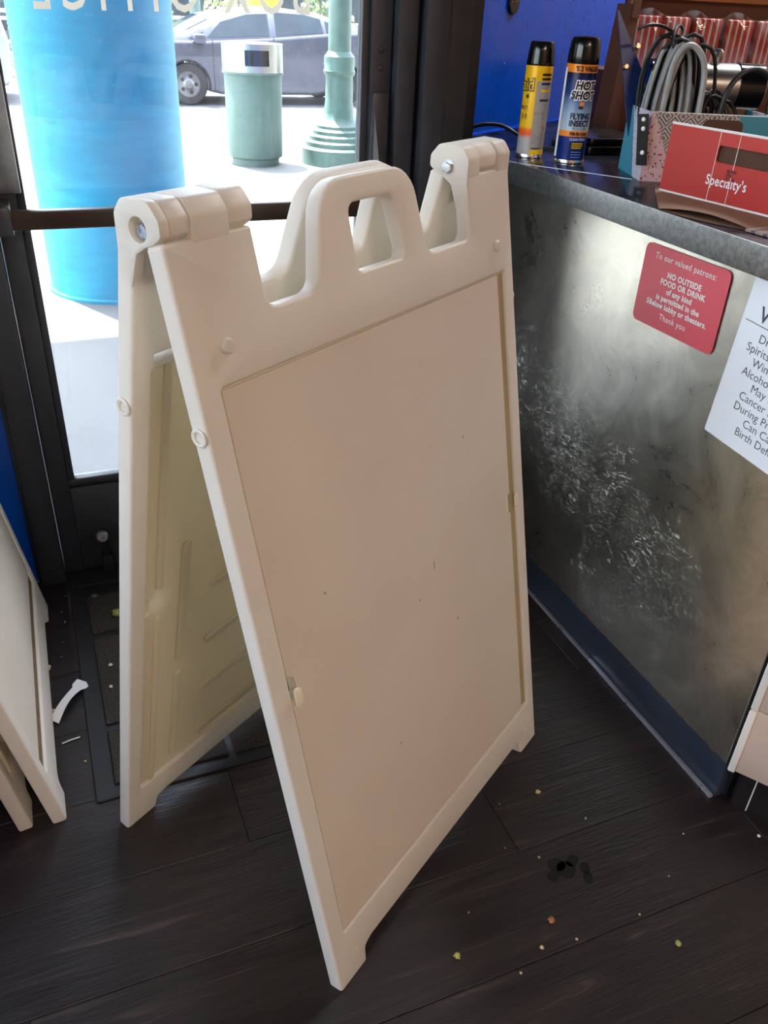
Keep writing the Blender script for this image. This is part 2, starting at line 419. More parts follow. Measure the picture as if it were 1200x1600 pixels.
def rpoly(pts, seg=5):
    out = []; n = len(pts)
    for i, p in enumerate(pts):
        r = p[2] if len(p) > 2 else 0; P_ = Vector(p[:2])
        if r <= 0: out.append(tuple(P_)); continue
        A = Vector(pts[i - 1][:2]) - P_; B = Vector(pts[(i + 1) % n][:2]) - P_
        la, lb = A.length, B.length; A.normalize(); B.normalize()
        ang = A.angle(B); d = min(r / math.tan(ang / 2), la * .48, lb * .48); rr = d * math.tan(ang / 2)
        c = P_ + (A + B).normalized() * (rr / math.sin(ang / 2)); s0 = P_ + A * d - c; s1 = P_ + B * d - c
        a0 = math.atan2(s0.y, s0.x); a1 = math.atan2(s1.y, s1.x); da = (a1 - a0 + PI) % (2 * PI) - PI
        for k in range(seg + 1):
            a = a0 + da * k / seg; out.append((c.x + rr * math.cos(a), c.y + rr * math.sin(a)))
    return out
def circ(x, y, r, n=16): return [(x + r * math.cos(2 * PI * i / n), y + r * math.sin(2 * PI * i / n)) for i in range(n)]

def text_mb(body, size, align='CENTER', offset=0.0, space=1.0, shear=0.0, line=1.0, ext=0.0):
    cu = bpy.data.curves.new('text', 'FONT'); cu.body = body; cu.size = size; cu.align_x = align; cu.offset = offset
    cu.space_character = space; cu.shear = shear; cu.space_line = line; cu.extrude = ext; cu.resolution_u = 3; cu.fill_mode = 'FRONT' if ext == 0 else 'BOTH'
    o = bpy.data.objects.new('text', cu); COL.objects.link(o)
    me = bpy.data.meshes.new_from_object(o.evaluated_get(bpy.context.evaluated_depsgraph_get()))
    mb = MB(); mb.v = [tuple(v.co) for v in me.vertices]; mb.f = [tuple(p.vertices) for p in me.polygons]
    bpy.data.objects.remove(o); bpy.data.curves.remove(cu); bpy.data.meshes.remove(me); return mb

# ================================================================== SETTING
# ---- floor with single planks
floor = struct(MB().box(-2.8, 3.2, -3.5, 1.80, -.08, -.004).build('floor', 'plank_wood', smooth=0))
pw, pl = .178, 1.22
pm = MB().rbox(0, pl - .0012, 0, pw - .0012, -.0035, 0, .0006, 1).mesh('plank', 'plank_wood', 0)
for j in range(17):
    off = (j * .431) % pl
    for i in range(4):
        x = -1.9 + off - pl + i * pl + .35; y = 1.80 - (j + 1) * pw
        if x > 2.0 or x + pl < -2.7: continue
        link('plank', pm, floor, (x, y, 0))
# ---- room shell
struct(MB().plate([(-2.8, -3.5), (3.25, -3.5), (3.25, 3.5), (1.0, 1.96), (-2.8, 1.96)], (), 3.0, 3.1).build('ceiling', 'ceiling_paint', smooth=0))
struct(MB().box(-2.8, 3.2, -3.6, -3.5, 0, 3.0).build('wall_back', 'back_paint', smooth=0))
struct(MB().box(3.2, 3.3, -3.6, 3.55, 0, 3.0).build('wall_right', 'back_paint', smooth=0))
wl_ = MB().box(-2.9, -2.8, -3.6, 1.95, 0, .8).box(-2.9, -2.8, -3.6, 1.95, 2.7, 3.0).box(-2.9, -2.8, -3.6, -1.6, .8, 2.7).box(-2.9, -2.8, 1.78, 1.95, .8, 2.7)
struct(wl_.build('wall_left', 'back_paint', smooth=0))
w2 = struct(MB().box(-2.87, -2.86, -1.6, 1.78, .8, 2.7).build('window_2', 'window_glass', smooth=0))
wf = MB()
for y in (-1.6, .05, 1.73): wf.box(-2.9, -2.8, y, y + .05, .8, 2.7)
wf.build('window_frame', 'black_frame', w2, smooth=0)
# street side wall: knee panel and window to the left of the door, header above
struct(MB().box(-2.8, -.121, 1.81, 1.95, 0, .72).build('wall_front', 'blue_paint', smooth=0))
struct(MB().box(-2.8, 1.0, 1.81, 1.95, 2.55, 3.0).build('wall_header', 'black_frame', smooth=0))
w1 = struct(MB().box(-2.8, -.121, 1.87, 1.878, .72, 2.55).build('window_1', 'window_glass', smooth=0))
f1 = MB().box(-2.8, -.121, 1.80, 1.95, .72, .77)
for x in (-2.8, -1.5): f1.box(x, x + .06, 1.82, 1.94, .77, 2.55)
f1.build('window_frame', 'black_frame', w1, smooth=0)
struct(MB().box(-1.6, -.38, .95, 1.06, 0, .80).box(-.42, -.38, 1.06, 1.805, 0, .80).build('wall_return', 'blue_paint', smooth=0))
# angled blue wall behind the counter, its metal foot strip and specks
WA = math.radians(34.2); wdx, wdy = math.cos(WA), math.sin(WA)
wr = struct(MB().box(0, 2.6, 0, .08, 0, .9655).box(0, 2.6, 0, .006, .9712, 1.5).box(0, 2.6, 0, .08, 2.8, 3.0).build('wall_angled', 'blue_paint_wall', None, (1.026, 2.0, 0), (0, 0, WA), 0))
w3 = struct(MB().box(0, 2.6, .035, .041, .9655, 2.8).build('window_3', 'window_glass', None, (1.026, 2.0, 0), (0, 0, WA), 0))
MB().box(0, .05, .008, .08, 1.0, 2.8).box(1.3, 1.35, .008, .08, 1.0, 2.8).box(2.55, 2.6, .008, .08, 1.0, 2.8).build('window_frame', 'black_frame', w3, smooth=0)
for px, pz, r in ((.35, 1.118, .0016), (.353, 1.106, .0012), (.356, 1.098, .0014), (.195, 1.124, .0012), (.50, 1.108, .0013), (.495, 1.104, .001)):
    MB().lathe([(0, -.0008), (r, -.0006), (r, .0006), (0, .0008)], 8).build('paint_speck', 'clear_speck', wr, (px, -.0006, pz), (PI / 2, 0, 0))
mg = tag(MB().lathe([(0, 0), (.026, 0), (.028, .002), (.026, .006), (0, .007)], 32).build('shadow_disc', 'black_plastic', None,  # disc put in for a round dark shadow on the wall
    (1.026 + .205 * wdx + .001 * wdy, 2.0 + .205 * wdy - .001 * wdx, 1.258), (PI / 2, 0, WA)), 'dark disc painting a round shadow high on the blue wall above the cans', 'shadow disc')

# ---- door frame posts
struct(MB().rbox(-.121, -.066, 1.775, 1.93, 0, 2.55, .003).rbox(-.128, -.119, 1.79, 1.80, 0, .72, .001).build('trim_2', 'black_frame'))
j = MB().rbox(.749, .792, 1.775, 1.93, 0, 2.55, .004).rbox(.792, .803, 1.80, 1.93, 0, 2.55, .002).rbox(.803, .852, 1.755, 1.93, 0, 2.55, .006)
j.rbox(.852, .876, 1.79, 1.93, 0, 2.55, .003).rbox(.876, .928, 1.80, 1.99, 0, 3.0, .004).box(.928, 1.03, 1.95, 2.02, 0, 3.0)
struct(j.build('trim_3', 'black_frame'))
struct(MB().rbox(-.121, .928, 1.80, 1.93, 2.12, 2.55, .004).build('trim_4', 'black_frame'))
struct(MB().rbox(-.066, .749, 1.74, 1.95, -.003, .008, .003).build('trim_5', 'black_frame_bare'))

# ---- door
door = struct(link('door_1', None, None, (0, 1.80, 0)))
MB().rbox(-.064, -.022, 0, .045, .012, 2.11, .003).rbox(-.022, -.007, .010, .040, .25, 2.05, .002).build('stile', 'black_frame', door)
MB().rbox(.700, .745, 0, .045, .012, 2.11, .003).rbox(.683, .700, .010, .040, .25, 2.05, .002).build('stile', 'black_frame', door)
MB().rbox(-.022, .700, .002, .043, .012, .243, .003).rbox(-.022, .700, .008, .040, .243, .262, .003).build('bottom_rail', 'black_frame', door)
MB().rbox(-.022, .700, .002, .043, 2.03, 2.11, .003).build('top_rail', 'black_frame', door)
pane = MB().box(-.007, .683, .022, .028, .262, 2.03).build('pane', 'door_glass', door, smooth=0)
# vinyl lettering on the street side of the pane reads backwards from inside
t = text_mb('BOX OFFICE', .105, 'CENTER', .0012, 1.42)
xs = [v[0] for v in t.v]; w = max(xs) - min(xs); c0 = (max(xs) + min(xs)) / 2; sc = .515 / w
t.map(lambda x, y, z: (.320 - (x - c0) * sc, .029, 1.2095 + y + (.02 * ((.32 - (x - c0) * sc) - .3))))
t.build('lettering', 'vinyl_letter', pane, smooth=0)
bar = MB().rbox(-.05, .71, -.083, -.058, .847, .882, .005).build('push_bar', 'bronze_bar', door)
MB().rbox(-.066, -.036, -.088, .0, .838, .890, .004).build('bracket', 'black_frame', bar)
MB().rbox(.704, .732, -.09, .0, .838, .890, .004).build('bracket', 'black_frame', bar)
MB().rbox(-.060, -.012, -.012, .0, .90, 1.30, .003).build('cover_plate', 'grey_alloy', door)
cp = MB().plate([(0, 0), (.034, 0), (.034, .30), (0, .30)], (), 0, .012, .002).map(lambda x, y, z: (.702 + x, -.004 - z, .78 + y))
cp.build('latch_cover', 'black_frame', door)
MB().add([(.700, -.004, .86), (.716, -.055, .86), (.702, -.004, 1.075), (.703, -.010, 1.075), (.718, -.055, .86), (.718, 0, .86), (.706, 0, 1.075)],
         [(0, 1, 3, 2), (1, 4, 6, 3), (0, 5, 4, 1), (0, 2, 6, 5), (2, 3, 6), (5, 6, 4)]).build('latch_wedge', 'grey_alloy', door, smooth=0)
for z in (1.158, 1.125):
    MB().lathe([(0, 0), (.007, 0), (.006, .003), (0, .004)], 12).build('screw', 'black_frame_bare', door, (.722, 0, z), (PI / 2, 0, 0))
stp = MB().rbox(-.012, .012, -.03, 0, .0, .05, .004).build('door_stop', 'black_frame_bare', door, (.036, 0, .012))
MB().tube([(0, -.02, .03), (-.002, -.026, .07), (-.004, -.03, .105)], .006, 8).build('stop_arm', 'black_frame_bare', stp)
MB().lathe([(0, 0), (.013, 0), (.0145, .004), (.0145, .012), (.011, .015), (.005, .015), (.004, .011), (0, .011)], 20).build('rubber_foot', 'grey_alloy', stp, (-.004, -.026, .108), (PI / 2 - .25, 0, 0))

# ---- ceiling lamps behind the viewer, added fill light above the counter
def ceiling_lamp(x, y, power, label, sx=1.1, sy=.5, col=(1, .80, .63)):
    t = thing('ceiling_lamp', label, 'lamp', (x, y, 2.93), (0, 0, 0), 'ceiling lamps')
    MB().rbox(-sx / 2 - .03, sx / 2 + .03, -sy / 2 - .03, sy / 2 + .03, 0, .07, .006).build('housing', 'white_enamel', t)
    l = bpy.data.lights.new('ceiling_lamp_light', 'AREA'); l.shape = 'RECTANGLE'; l.size = sx; l.size_y = sy; l.energy = power; l.color = col
    lo = bpy.data.objects.new('ceiling_lamp_light', l); COL.objects.link(lo); lo.parent = t; lo.location = (0, 0, -.005)
ceiling_lamp(.9, -2.6, 98, 'warm ceiling lamp behind the viewer')
ceiling_lamp(-1.0, -2.7, 14, 'warm ceiling lamp by the back wall')
ceiling_lamp(2.55, 2.15, 72, 'added cool fill light above the counter', col=(.95, .97, 1))  # unseen light added to brighten the folded board and counter

# ---- outdoors: ground, road, canopy, facade
struct(MB().plate([(-25, 1.93), (.95, 1.93), (1.03, 2.06), (3.3, 3.6), (35, 3.6), (35, 11.8), (-25, 11.8)], (), -.5, 0).box(-25, -2.9, -20, 1.93, -.5, 0).build('sidewalk', 'sidewalk', smooth=0))
struct(MB().box(-25, 35, 11.8, 12.0, -.5, -.02).build('kerb', 'sidewalk', smooth=0))
struct(MB().box(-25, 35, 12.0, 60, -.6, -.337).build('road', 'asphalt', smooth=0))
struct(MB().box(-1.3, 16, 1.95, 5.28, 6.0, 6.3).build('canopy', 'canopy_paint', smooth=0))
struct(MB().box(-2.9, 16, 1.95, 2.15, 3.1, 6).box(3.3, 16, 3.5, 3.65, 0, 6.0).build('facade', 'facade_paint', smooth=0))

# ================================================================== COUNTER
ct = thing('counter', 'long counter faced with scuffed steel on a dark kick board', 'counter', (1.0, .70, 0))
MB().box(.004, .9, 0, 1.24, .097, .92).box(.03, .9, 0, 1.24, 0, .097).build('body', 'black_frame_bare', ct, smooth=0)
MB().rbox(0, .004, .002, 1.10, .099, .9225, .0012, 1).build('steel_panel', 'scuffed_steel', ct)
kb = MB().rbox(.008, .03, .004, 1.10, .004, .097, .002).build('kick_board', 'kick_vinyl', ct)
MB().rbox(-.003, .008, .006, .41, .0, .007, .003).rbox(-.003, .008, .412, 1.08, .0, .007, .003).build('floor_trim', 'chrome_trim', ct)
ru = MB(); y = .03
while y < 1.0:
    w = random.uniform(.006, .03); hgt = random.uniform(.001, .0045) * (1.4 if .35 < y < .75 else 1)
    ru.box(-.0006, .001, y, y + w, .0985, .0985 + hgt); y += w + random.uniform(0, .035)
tag(ru.build('rust_edge', 'rust', ct, smooth=0), kind='stuff')

ANG = [(.97, .655), (2.1, .655), (2.1, 2.72), (1.045, 2.006), (1.02, 1.99), (.97, 1.94), (.97, .655)]
tp = thing('countertop', 'dark glossy countertop with dull zinc front edge carrying spray cans and boxes', 'countertop', (0, 0, 0))
MB().plate(ANG[:-1], (), .924, .9655, .002).build('slab', 'dark_counter', tp)
MB().rbox(.9665, .9705, .656, 1.94, .922, .9662, .0015).build('zinc_edge', 'zinc_edge', tp)
sm = MB().plate([(0, 0), (.277, 0), (.277, .003), (0, .003)], (), 0, .0006).build('seam', 'chrome_trim', tp, (.951, 1.642, .9655), (0, 0, math.atan2(-.227, .155)))

# red notice sticker on the steel
st = thing('notice_sticker', 'red rounded notice sticker with white text on the steel counter front', 'sticker', (.9985, 1.0905, .836))
def on_panel(mb, d=.0006): return mb.map(lambda x, y, z: (-d - z, -x, y + x * .012))
on_panel(MB().plate(rpoly([(-.106, -.069, .012), (.106, -.069, .012), (.106, .069, .012), (-.106, .069, .012)]), (), 0, .0005), 0.0004).build('sticker_sheet', 'sticker_red', st)
def line(body, x, y, size, bold=0.0, parent=st, mat='white_ink', d=.0013, align='CENTER', space=1.0, name='lettering'):
    t = text_mb(body, size, align, bold, space); t.map(lambda a, b, c: (a + x, b + y, 0)); on_panel(t, d); return t.build(name, mat, parent, smooth=0)
line('To our valued patrons:', 0, .0475, .0145, .00012, space=1.12)
for i, s_ in enumerate(('NO OUTSIDE', 'FOOD OR DRINK', 'of any kind', 'is permitted in the', '5Below lobby or theaters.')):
    line(s_, .002 + (.004 if i < 2 else 0), .0225 - i * .0135, .0135, .0005, space=1.08)
line('Thank you', .0, -.050, .0145, .00012, space=1.12)

# white warning paper
pp = thing('warning_paper', 'white printed warning paper taped to the steel counter front', 'paper', (.9985, .839, .776), (math.radians(4.2), 0, 0))
on_panel(MB().plate([(-.108, -.134), (.108, -.134), (.108, .134), (-.108, .134)], (), 0, .0004), .0002).build('paper_sheet', 'paper_white', pp, smooth=0)
line('WARNING', .006, .072, .034, .0004, pp, 'grey_ink', .0009)
on_panel(MB().box(-.100, .100, .066, .0672, 0, .0001), .0008).build('rule_line', 'grey_ink', pp, smooth=0)
for i, s_ in enumerate(('Drinking Distilled', 'Spirits, Beer, Coolers,', 'Wine and Other', 'Alcoholic Beverages', 'May Increase', 'Cancer Risk, and,', 'During Pregnancy,', 'Can Cause', 'Birth Defects')):
    line(s_, .006, .043 - i * .0190, .0195, -.0001, pp, 'grey_ink', .0009)

# white cabinet beside the counter, warm light and bright corner put into its colours
simple('warm_lit_enamel', rgb(206, 182, 164), .4, 0, .03, 12)
cb = thing('white_cabinet', 'white cabinet with painted warm light and bright corner strip on a black plinth beside the counter', 'cabinet', (.994, .693, 0))
FOOT = [(.006, -.009), (.28, -.415), (.80, -.415), (.80, -.002), (.006, -.002)]
PLN = [(.036, -.010), (.30, -.40), (.79, -.40), (.79, -.004), (.036, -.004)]
MB().plate(FOOT, (), .25, .92, .003).build('body', 'warm_lit_enamel', cb)
MB().plate(FOOT, (), .10, .2465, .003).build('drawer', 'warm_lit_enamel', cb)
MB().plate(PLN, (), 0, .10).build('plinth', 'plinth_dark', cb, smooth=0)
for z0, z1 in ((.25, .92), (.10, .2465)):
    MB().plate(rpoly([(-.004, -.003, .004), (.0045, -.0155, .004), (.0085, -.010, .001), (.006, -.0015, .001)], 4), (), z0, z1, .002).build('lit_corner', 'white_enamel', cb)
MB().rbox(.0475, .0495, -.0335, -.0315, .002, .10, .0005, 1).build('plinth_trim', 'white_ink', cb)

# ================================================================== SANDWICH BOARDS
BW, BT, TH = .634, .0201, .024
def bmap(a, y, s): return (a + BT * (s / 1.093) * (2 * a / BW - 1), y, s)
OUT = rpoly([(0, 0, .004), (.062, 0, .006), (.066, .029, .010), (.082, .034, .008), (.552, .034, .008), (.568, .029, .010), (.572, 0, .006), (.634, 0, .004),
             (.634, 1.063, .006), (.519, 1.063, .004), (.519, .978, .016), (.412, .978, .022), (.392, 1.092, .046), (.222, 1.092, .046), (.196, .978, .022),
             (.115, .978, .016), (.112, 1.063, .004), (0, 1.063, .006)], 6)
HOLE = rpoly([(.268, .983, .010), (.366, .983, .010), (.350, 1.062, .012), (.264, 1.062, .012)])
REC = rpoly([(.031, .098, .003), (.607, .098, .003), (.607, .915, .003), (.031, .915, .003)], 2)
def to_face(mb): return mb.map(lambda x, y, z: bmap(x, -z, y))
def hinge_local(p, q, tl):
    # hinge-centred (n', z') -> panel local (depth, s)
    c, s = math.cos(tl), math.sin(tl)
    return (.0293 + p * c - q * s, 1.0753 + p * s + q * c)
def make_frame_mesh(tl=math.radians(11.71), slot=False):
    holes = [HOLE, REC]
    if slot: holes.append([(.572, .924), (.604, .924), (.604, .933), (.572, .933)])
    mb = to_face(MB().plate(OUT, holes, -TH, 0, .0045, 3))
    prof = rpoly([(-.034, -.046), (-.0321, -.0105), (-.0318, .014, .012), (-.020, .0285, .010), (.017, .0295, .012), (.0305, .014, .010), (.031, -.001, .006),
                  (.019, -.0095, .004), (.008, -.0135, .004), (-.006, -.022, .008), (-.0185, -.056)], 4)
    # knuckle blocks: middle of the left lobe, both ends of the right lobe
    for a0, a1, hole in ((.036, .082, 0), (.519, .551, 0), (.600, .622, 0), (.622, .6338, 1)):
        k = MB().plate(prof, [circ(0, .002, .0118, 20)] if hole else (), a0, a1, .0016 if hole or a0 < .6 else .0003, 2)
        def f(x, y, z):
            dp, s = hinge_local(x, y, tl); return bmap(z, dp, s)
        mb.add(k.map(f).v, k.f)
    return mb.mesh('sign_panel', 'white_plastic', 40)
FRAME = make_frame_mesh(); FRAME_SLOT = make_frame_mesh(slot=True)
NT = [rpoly([(.031, .512, .003), (.043, .518, .006), (.043, .546, .006), (.031, .552, .003)], 3), rpoly([(.607, .512, .003), (.595, .518, .006), (.595, .546, .006), (.607, .552, .003)], 3)]
FIELD = to_face(MB().plate([(.026, .093), (.612, .093), (.612, .920), (.026, .920)], NT, -.0165, -.0065, .001, 1)).mesh('backing', 'cream_plastic')
def ins(a0, a1):
    o = [(a0, .101), (a1, .101), (a1, .514), (a1 - .012, .520), (a1 - .014, .532), (a1 - .012, .545), (a1, .551), (a1, .9125), (a0, .9125), (a0, .551), (a0 + .010, .545), (a0 + .011, .532), (a0 + .010, .520), (a0, .514)]
    return to_face(MB().plate(o, (), -.0062, -.0022, .0006, 1)).mesh('sign_sheet', 'sheet_plastic')
SHEET = ins(.0325, .588)
SHEET_HIGH = to_face(MB().plate([(.0325, .130), (.605, .130), (.605, .9125), (.0325, .9125)], (), -.0062, -.0022, .0006, 1)).mesh('sign_sheet', 'sheet_plastic')
STRIP_LOW = to_face(MB().plate([(.0325, .1005), (.600, .1005), (.600, .129), (.0325, .129)], (), -.0064, -.0050)).mesh('dirty_groove', 'grime')
STRIP = to_face(MB().plate([(.589, .101), (.6065, .101), (.6065, .9125), (.589, .9125)], (), -.0064, -.0050)).mesh('dirty_groove', 'tan_plastic')
def rib(a0, a1, s0, s1, w=.008, h=.006):
    if abs(a1 - a0) > abs(s1 - s0): o = rpoly([(a0, s0 - w, w), (a1, s1 - w, w), (a1, s1 + w, w), (a0, s0 + w, w)], 4)
    else: o = rpoly([(a0 - w, s0, w), (a1 + w, s0, w), (a1 + w, s1, w), (a0 - w, s1, w)], 4)
    return to_face(MB().plate(o, (), -.0165 - h, -.016, .0035, 2)).mesh('rib', 'cream_plastic')
RIBS = []
for sgn in (0, 1):
    m = lambda a: BW - a if sgn else a
    for s0, s1 in ((.125, .345), (.375, .62)): RIBS.append(rib(min(m(.098), m(.098)), m(.098), s0, s1))
    RIBS.append(rib(m(.052), m(.052), .095, .505, .006, .0055)); RIBS.append(rib(m(.052), m(.052), .56, .92, .006, .0055))
for s in (.135, .255, .377, .50, .62, .74): RIBS.append(rib(.150, .484, s, s))
BOSS = MB().lathe([(0, 0), (.0085, 0), (.0085, .003), (.0065, .0055), (0, .006)], 18).mesh('boss', 'white_plastic')
RING = MB().lathe([(.0065, 0), (.0105, 0), (.0105, .0022), (.0085, .003), (.0065, .0022), (.0060, .0), (.0058, -.004), (0, -.004)], 24, cap=False).mesh('grommet', 'white_plastic')
HEX = MB().lathe([(0, 0), (.0078, 0), (.0078, .0048), (.0068, .0058), (0, .006)], 6)
HEX.lathe([(.0078, -.0012), (.0108, -.0012), (.0108, 0), (.0078, 0)], 18)
HEXM = HEX.mesh('bolt', 'zinc_bolt', 25)
LIP = MB().plate(rpoly([(0, 0, .004), (.012, .004, .006), (.012, .026, .006), (0, .030, .004)], 3), (), 0, .004, .0012, 2).mesh('thumb_tab', 'cream_plastic')
PEG = MB().lathe([(.0025, .0005), (.0055, .0005), (.0055, .0015), (.0045, .002), (.0025, .0015), (.0022, -.002), (0, -.002)], 14).mesh('peg_hole', 'white_plastic')

def sandwich_board(label, loc, rotz, t1, t2, spr, high=False):
    root = thing('sandwich_board', label, 'sandwich board', loc, (0, 0, rotz))
    for k, (pl_, rt, fm) in enumerate((((0, 0, 0), (-t1, 0, 0), FRAME), ((BW, spr, 0), (-t2, 0, PI), FRAME_SLOT))):
        p = link('sign_panel', fm, root, pl_, rt)
        link('backing', FIELD, p); link('sign_sheet', SHEET_HIGH if high else SHEET, p); link('dirty_groove', STRIP_LOW if high else STRIP, p)
        for r in RIBS: link('rib', r, p)
        if not high and k == 0:
            for a, s, l_, r_ in ((.353, .535, .012, .1), (.400, .413, .006, -.2), (.308, .50, .004, .4), (.22, .30, .005, 1.2), (.46, .70, .004, .3), (.12, .62, .005, -.5)):
                MB().box(-.0007, .0007, -.0001, 0, -l_ / 2, l_ / 2).build('scuff', 'grime_dark', p, bmap(a, .0022, s), (0, r_, 0), 0)
        for a, s in ((.048, .956), (.586, .956)):
            link('boss', BOSS, p, bmap(a, 0, s), (PI / 2, 0, 0))
        for a, s in ((.045, .045), (.589, .045)): link('peg_hole', PEG, p, bmap(a, 0, s), (PI / 2, 0, 0))
        link('grommet', RING, p, bmap(0, .012, .873), (0, -PI / 2, 0)); link('grommet', RING, p, bmap(BW, .012, .873), (0, PI / 2, 0))
        link('thumb_tab', LIP, p, bmap(.032, -.002, .505), (PI / 2, 0, 0))
        link('thumb_tab', LIP, p, bmap(.6065, -.001, .547), (PI / 2, PI, 0))
        dp, s = hinge_local(0, 0, math.radians(11.71))
        link('bolt', HEXM, p, bmap(.519, dp, s), (0, -PI / 2, 0)); link('bolt', HEXM, p, bmap(.6235, dp, s), (0, PI / 2, 0))
    return root
SA = math.radians(32.794)
sandwich_board('large blank white sandwich board standing open in the middle of the floor', (.238, .612, 0), SA, math.radians(11.71), math.radians(11.71), .494)
LT = math.radians(9.6)
sandwich_board('folded white sandwich board leaning beside the blue wall at the left edge', (-.113, 1.060, 0), PI / 2, LT, math.radians(-8.5), .078, True)

# ================================================================== FLOOR ITEMS
mt = thing('entrance_mat', 'brown carpet entrance mat with black rubber border in front of the door', 'mat', (-.062, 1.078, 0))
cells = [(.028, .163), (.181, .452), (.470, .612)]
MB().plate(rpoly([(0, 0, .004), (.49, 0, .004), (.49, .655, .004), (0, .655, .004)], 2), (), 0, .004, .0015, 1).build('rubber_border', 'rubber', mt)
for y0, y1 in cells:
    for x0, x1 in ((.036, .245), (.257, .465)):
        MB().rbox(x0, x1, y0, y1, .0035, .0085, .002, 1).build('carpet_tile', 'carpet', mt)

pw_ = thing('paw_mark', 'dark paw shaped wet mark on the wooden floor', 'floor mark', (.665, .656, 0)); pw_.scale = (1.35, 1.35, 1)
def blob(cx, cy, rx, ry, rot, nm):
    pts = [(cx + rx * math.cos(a) * math.cos(rot) - ry * math.sin(a) * math.sin(rot), cy + rx * math.cos(a) * math.sin(rot) + ry * math.sin(a) * math.cos(rot)) for a in [2 * PI * i / 16 for i in range(16)]]
    MB().plate(pts, (), .0002, .0006).build(nm, 'dark_mark', pw_, smooth=0)
for c in ((.018, -.007, .0085, .006, 1.0), (.022, .006, .008, .0065, 1.2), (.012, .020, .010, .007, .3), (-.010, .022, .012, .009, -.4), (-.022, .010, .009, .007, .2)): blob(*c, 'toe_mark')
blob(-.002, .012, .012, .012, 0, 'pad_mark')

def crumb(x, y, r, mat, label, group, z=0):
    bm = bmesh.new(); bmesh.ops.create_icosphere(bm, subdivisions=2, radius=r)
    ph = [random.uniform(0, 6.28) for _ in range(6)]
    for v in bm.verts:
        n = v.co.normalized(); k = 1 + .35 * math.sin(3 * n.x * 2 + ph[0]) * math.sin(3 * n.y * 2 + ph[1]) + .25 * math.sin(7 * n.z + ph[2] + 4 * n.x)
        v.co = v.co * k; v.co.z *= .55
    mz = min(v.co.z for v in bm.verts); me = bpy.data.meshes.new('crumb')
    bm.to_mesh(me); bm.free(); me.materials.append(M[mat]); me.polygons.foreach_set('use_smooth', [True] * len(me.polygons))
    tag(link('crumb', me, None, (x, y, z - mz + .0002), (0, 0, random.uniform(0, 6))), label, 'crumb', group)
crumb(.421, .602, .0052, 'crumb_green', 'pale green food crumb nearest the lower edge of the sandwich board', 'food crumbs')
crumb(.588, .601, .005, 'crumb_brown', 'orange brown food crumb below the paw mark', 'food crumbs')
crumb(.756, .497, .0045, 'crumb_green', 'yellow green crumb alone at lower right on the floor', 'food crumbs')
crumb(.700, .828, .0045, 'crumb_pale', 'tan crumb near the right foot of the open sandwich board', 'food crumbs')
crumb(.551, .568, .003, 'crumb_pale', 'small tan speck just under the orange brown crumb', 'food crumbs')
crumb(1.026, .609, .003, 'tissue', 'tiny white crumb below the white cabinet', 'food crumbs')
crumb(.033, 1.60, .010, 'crumb_green', 'large yellow popcorn piece on the mat behind the board foot', 'popcorn pieces', .0085)
crumb(-.124, 1.471, .007, 'crumb_pale', 'popcorn piece half under the folded board', 'popcorn pieces')
crumb(-.121, 1.335, .006, 'crumb_pale', 'popcorn bit beside the torn tissue strip', 'popcorn pieces')
crumb(-.008, 1.690, .009, 'grey_alloy', 'grey lint ball on the mat near the door stop', 'lint')
crumb(0, 1.428, .004, 'tissue', 'small white crumb on the middle carpet tile upper part', 'mat crumbs', .0085)
crumb(-.006, 1.36, .004, 'tissue', 'oval white crumb on the middle carpet tile lower part', 'mat crumbs', .0085)
for x, y in ((.63, .708), (.584, .745), (.752, .748), (-.073, 1.184), (-.072, 1.719), (-.085, 1.66), (-.08, 1.62), (-.09, 1.55), (.47, .66), (.61, .56), (.82, .60), (.90, .66), (.73, .56), (-.095, 1.50), (-.06, 1.19), (.62, .83), (.50, .545)):
    crumb(x, y, random.uniform(.0012, .0021), 'crumb_pale', 'tiny pale speck scattered on the dark plank floor', 'floor specks')

tw = MB()
a = Vector((-.120, 1.302, .004)); b = Vector((-.056, 1.402, .006)); dirv = (b - a).normalized(); sd_ = Vector((dirv.y, -dirv.x, 0))
L_ = []
for i in range(13):
    k = i / 12; p = a.lerp(b, k); p.z = .003 + .010 * math.sin(k * PI) + .004 * k; wd = .009 + (.006 if k > .8 else 0)
    L_.append((p + sd_ * wd + Vector((0, 0, .006 * math.sin(k * 5))), p - sd_ * wd + Vector((0, 0, .003 + .004 * math.cos(k * 4)))))
for side, dz in ((0, 0), (1, .0006)):
    o = len(tw.v); tw.v += [tuple(q + Vector((0, 0, dz))) for pr in L_ for q in pr]
    for i in range(12): f = (o + 2 * i, o + 2 * i + 1, o + 2 * i + 3, o + 2 * i + 2); tw.f.append(f if side else f[::-1])
tag(tw.build('tissue_strip', 'tissue'), 'torn white tissue strip on the floor between folded board and mat', 'tissue')
tag(MB().tube([(-.110, 1.243, .0016), (-.094, 1.2465, .0022), (-.077, 1.249, .0016)], .0014, 6).build('straw_sliver', 'tissue'), 'thin white straw sliver on the floor beside the mat', 'straw')

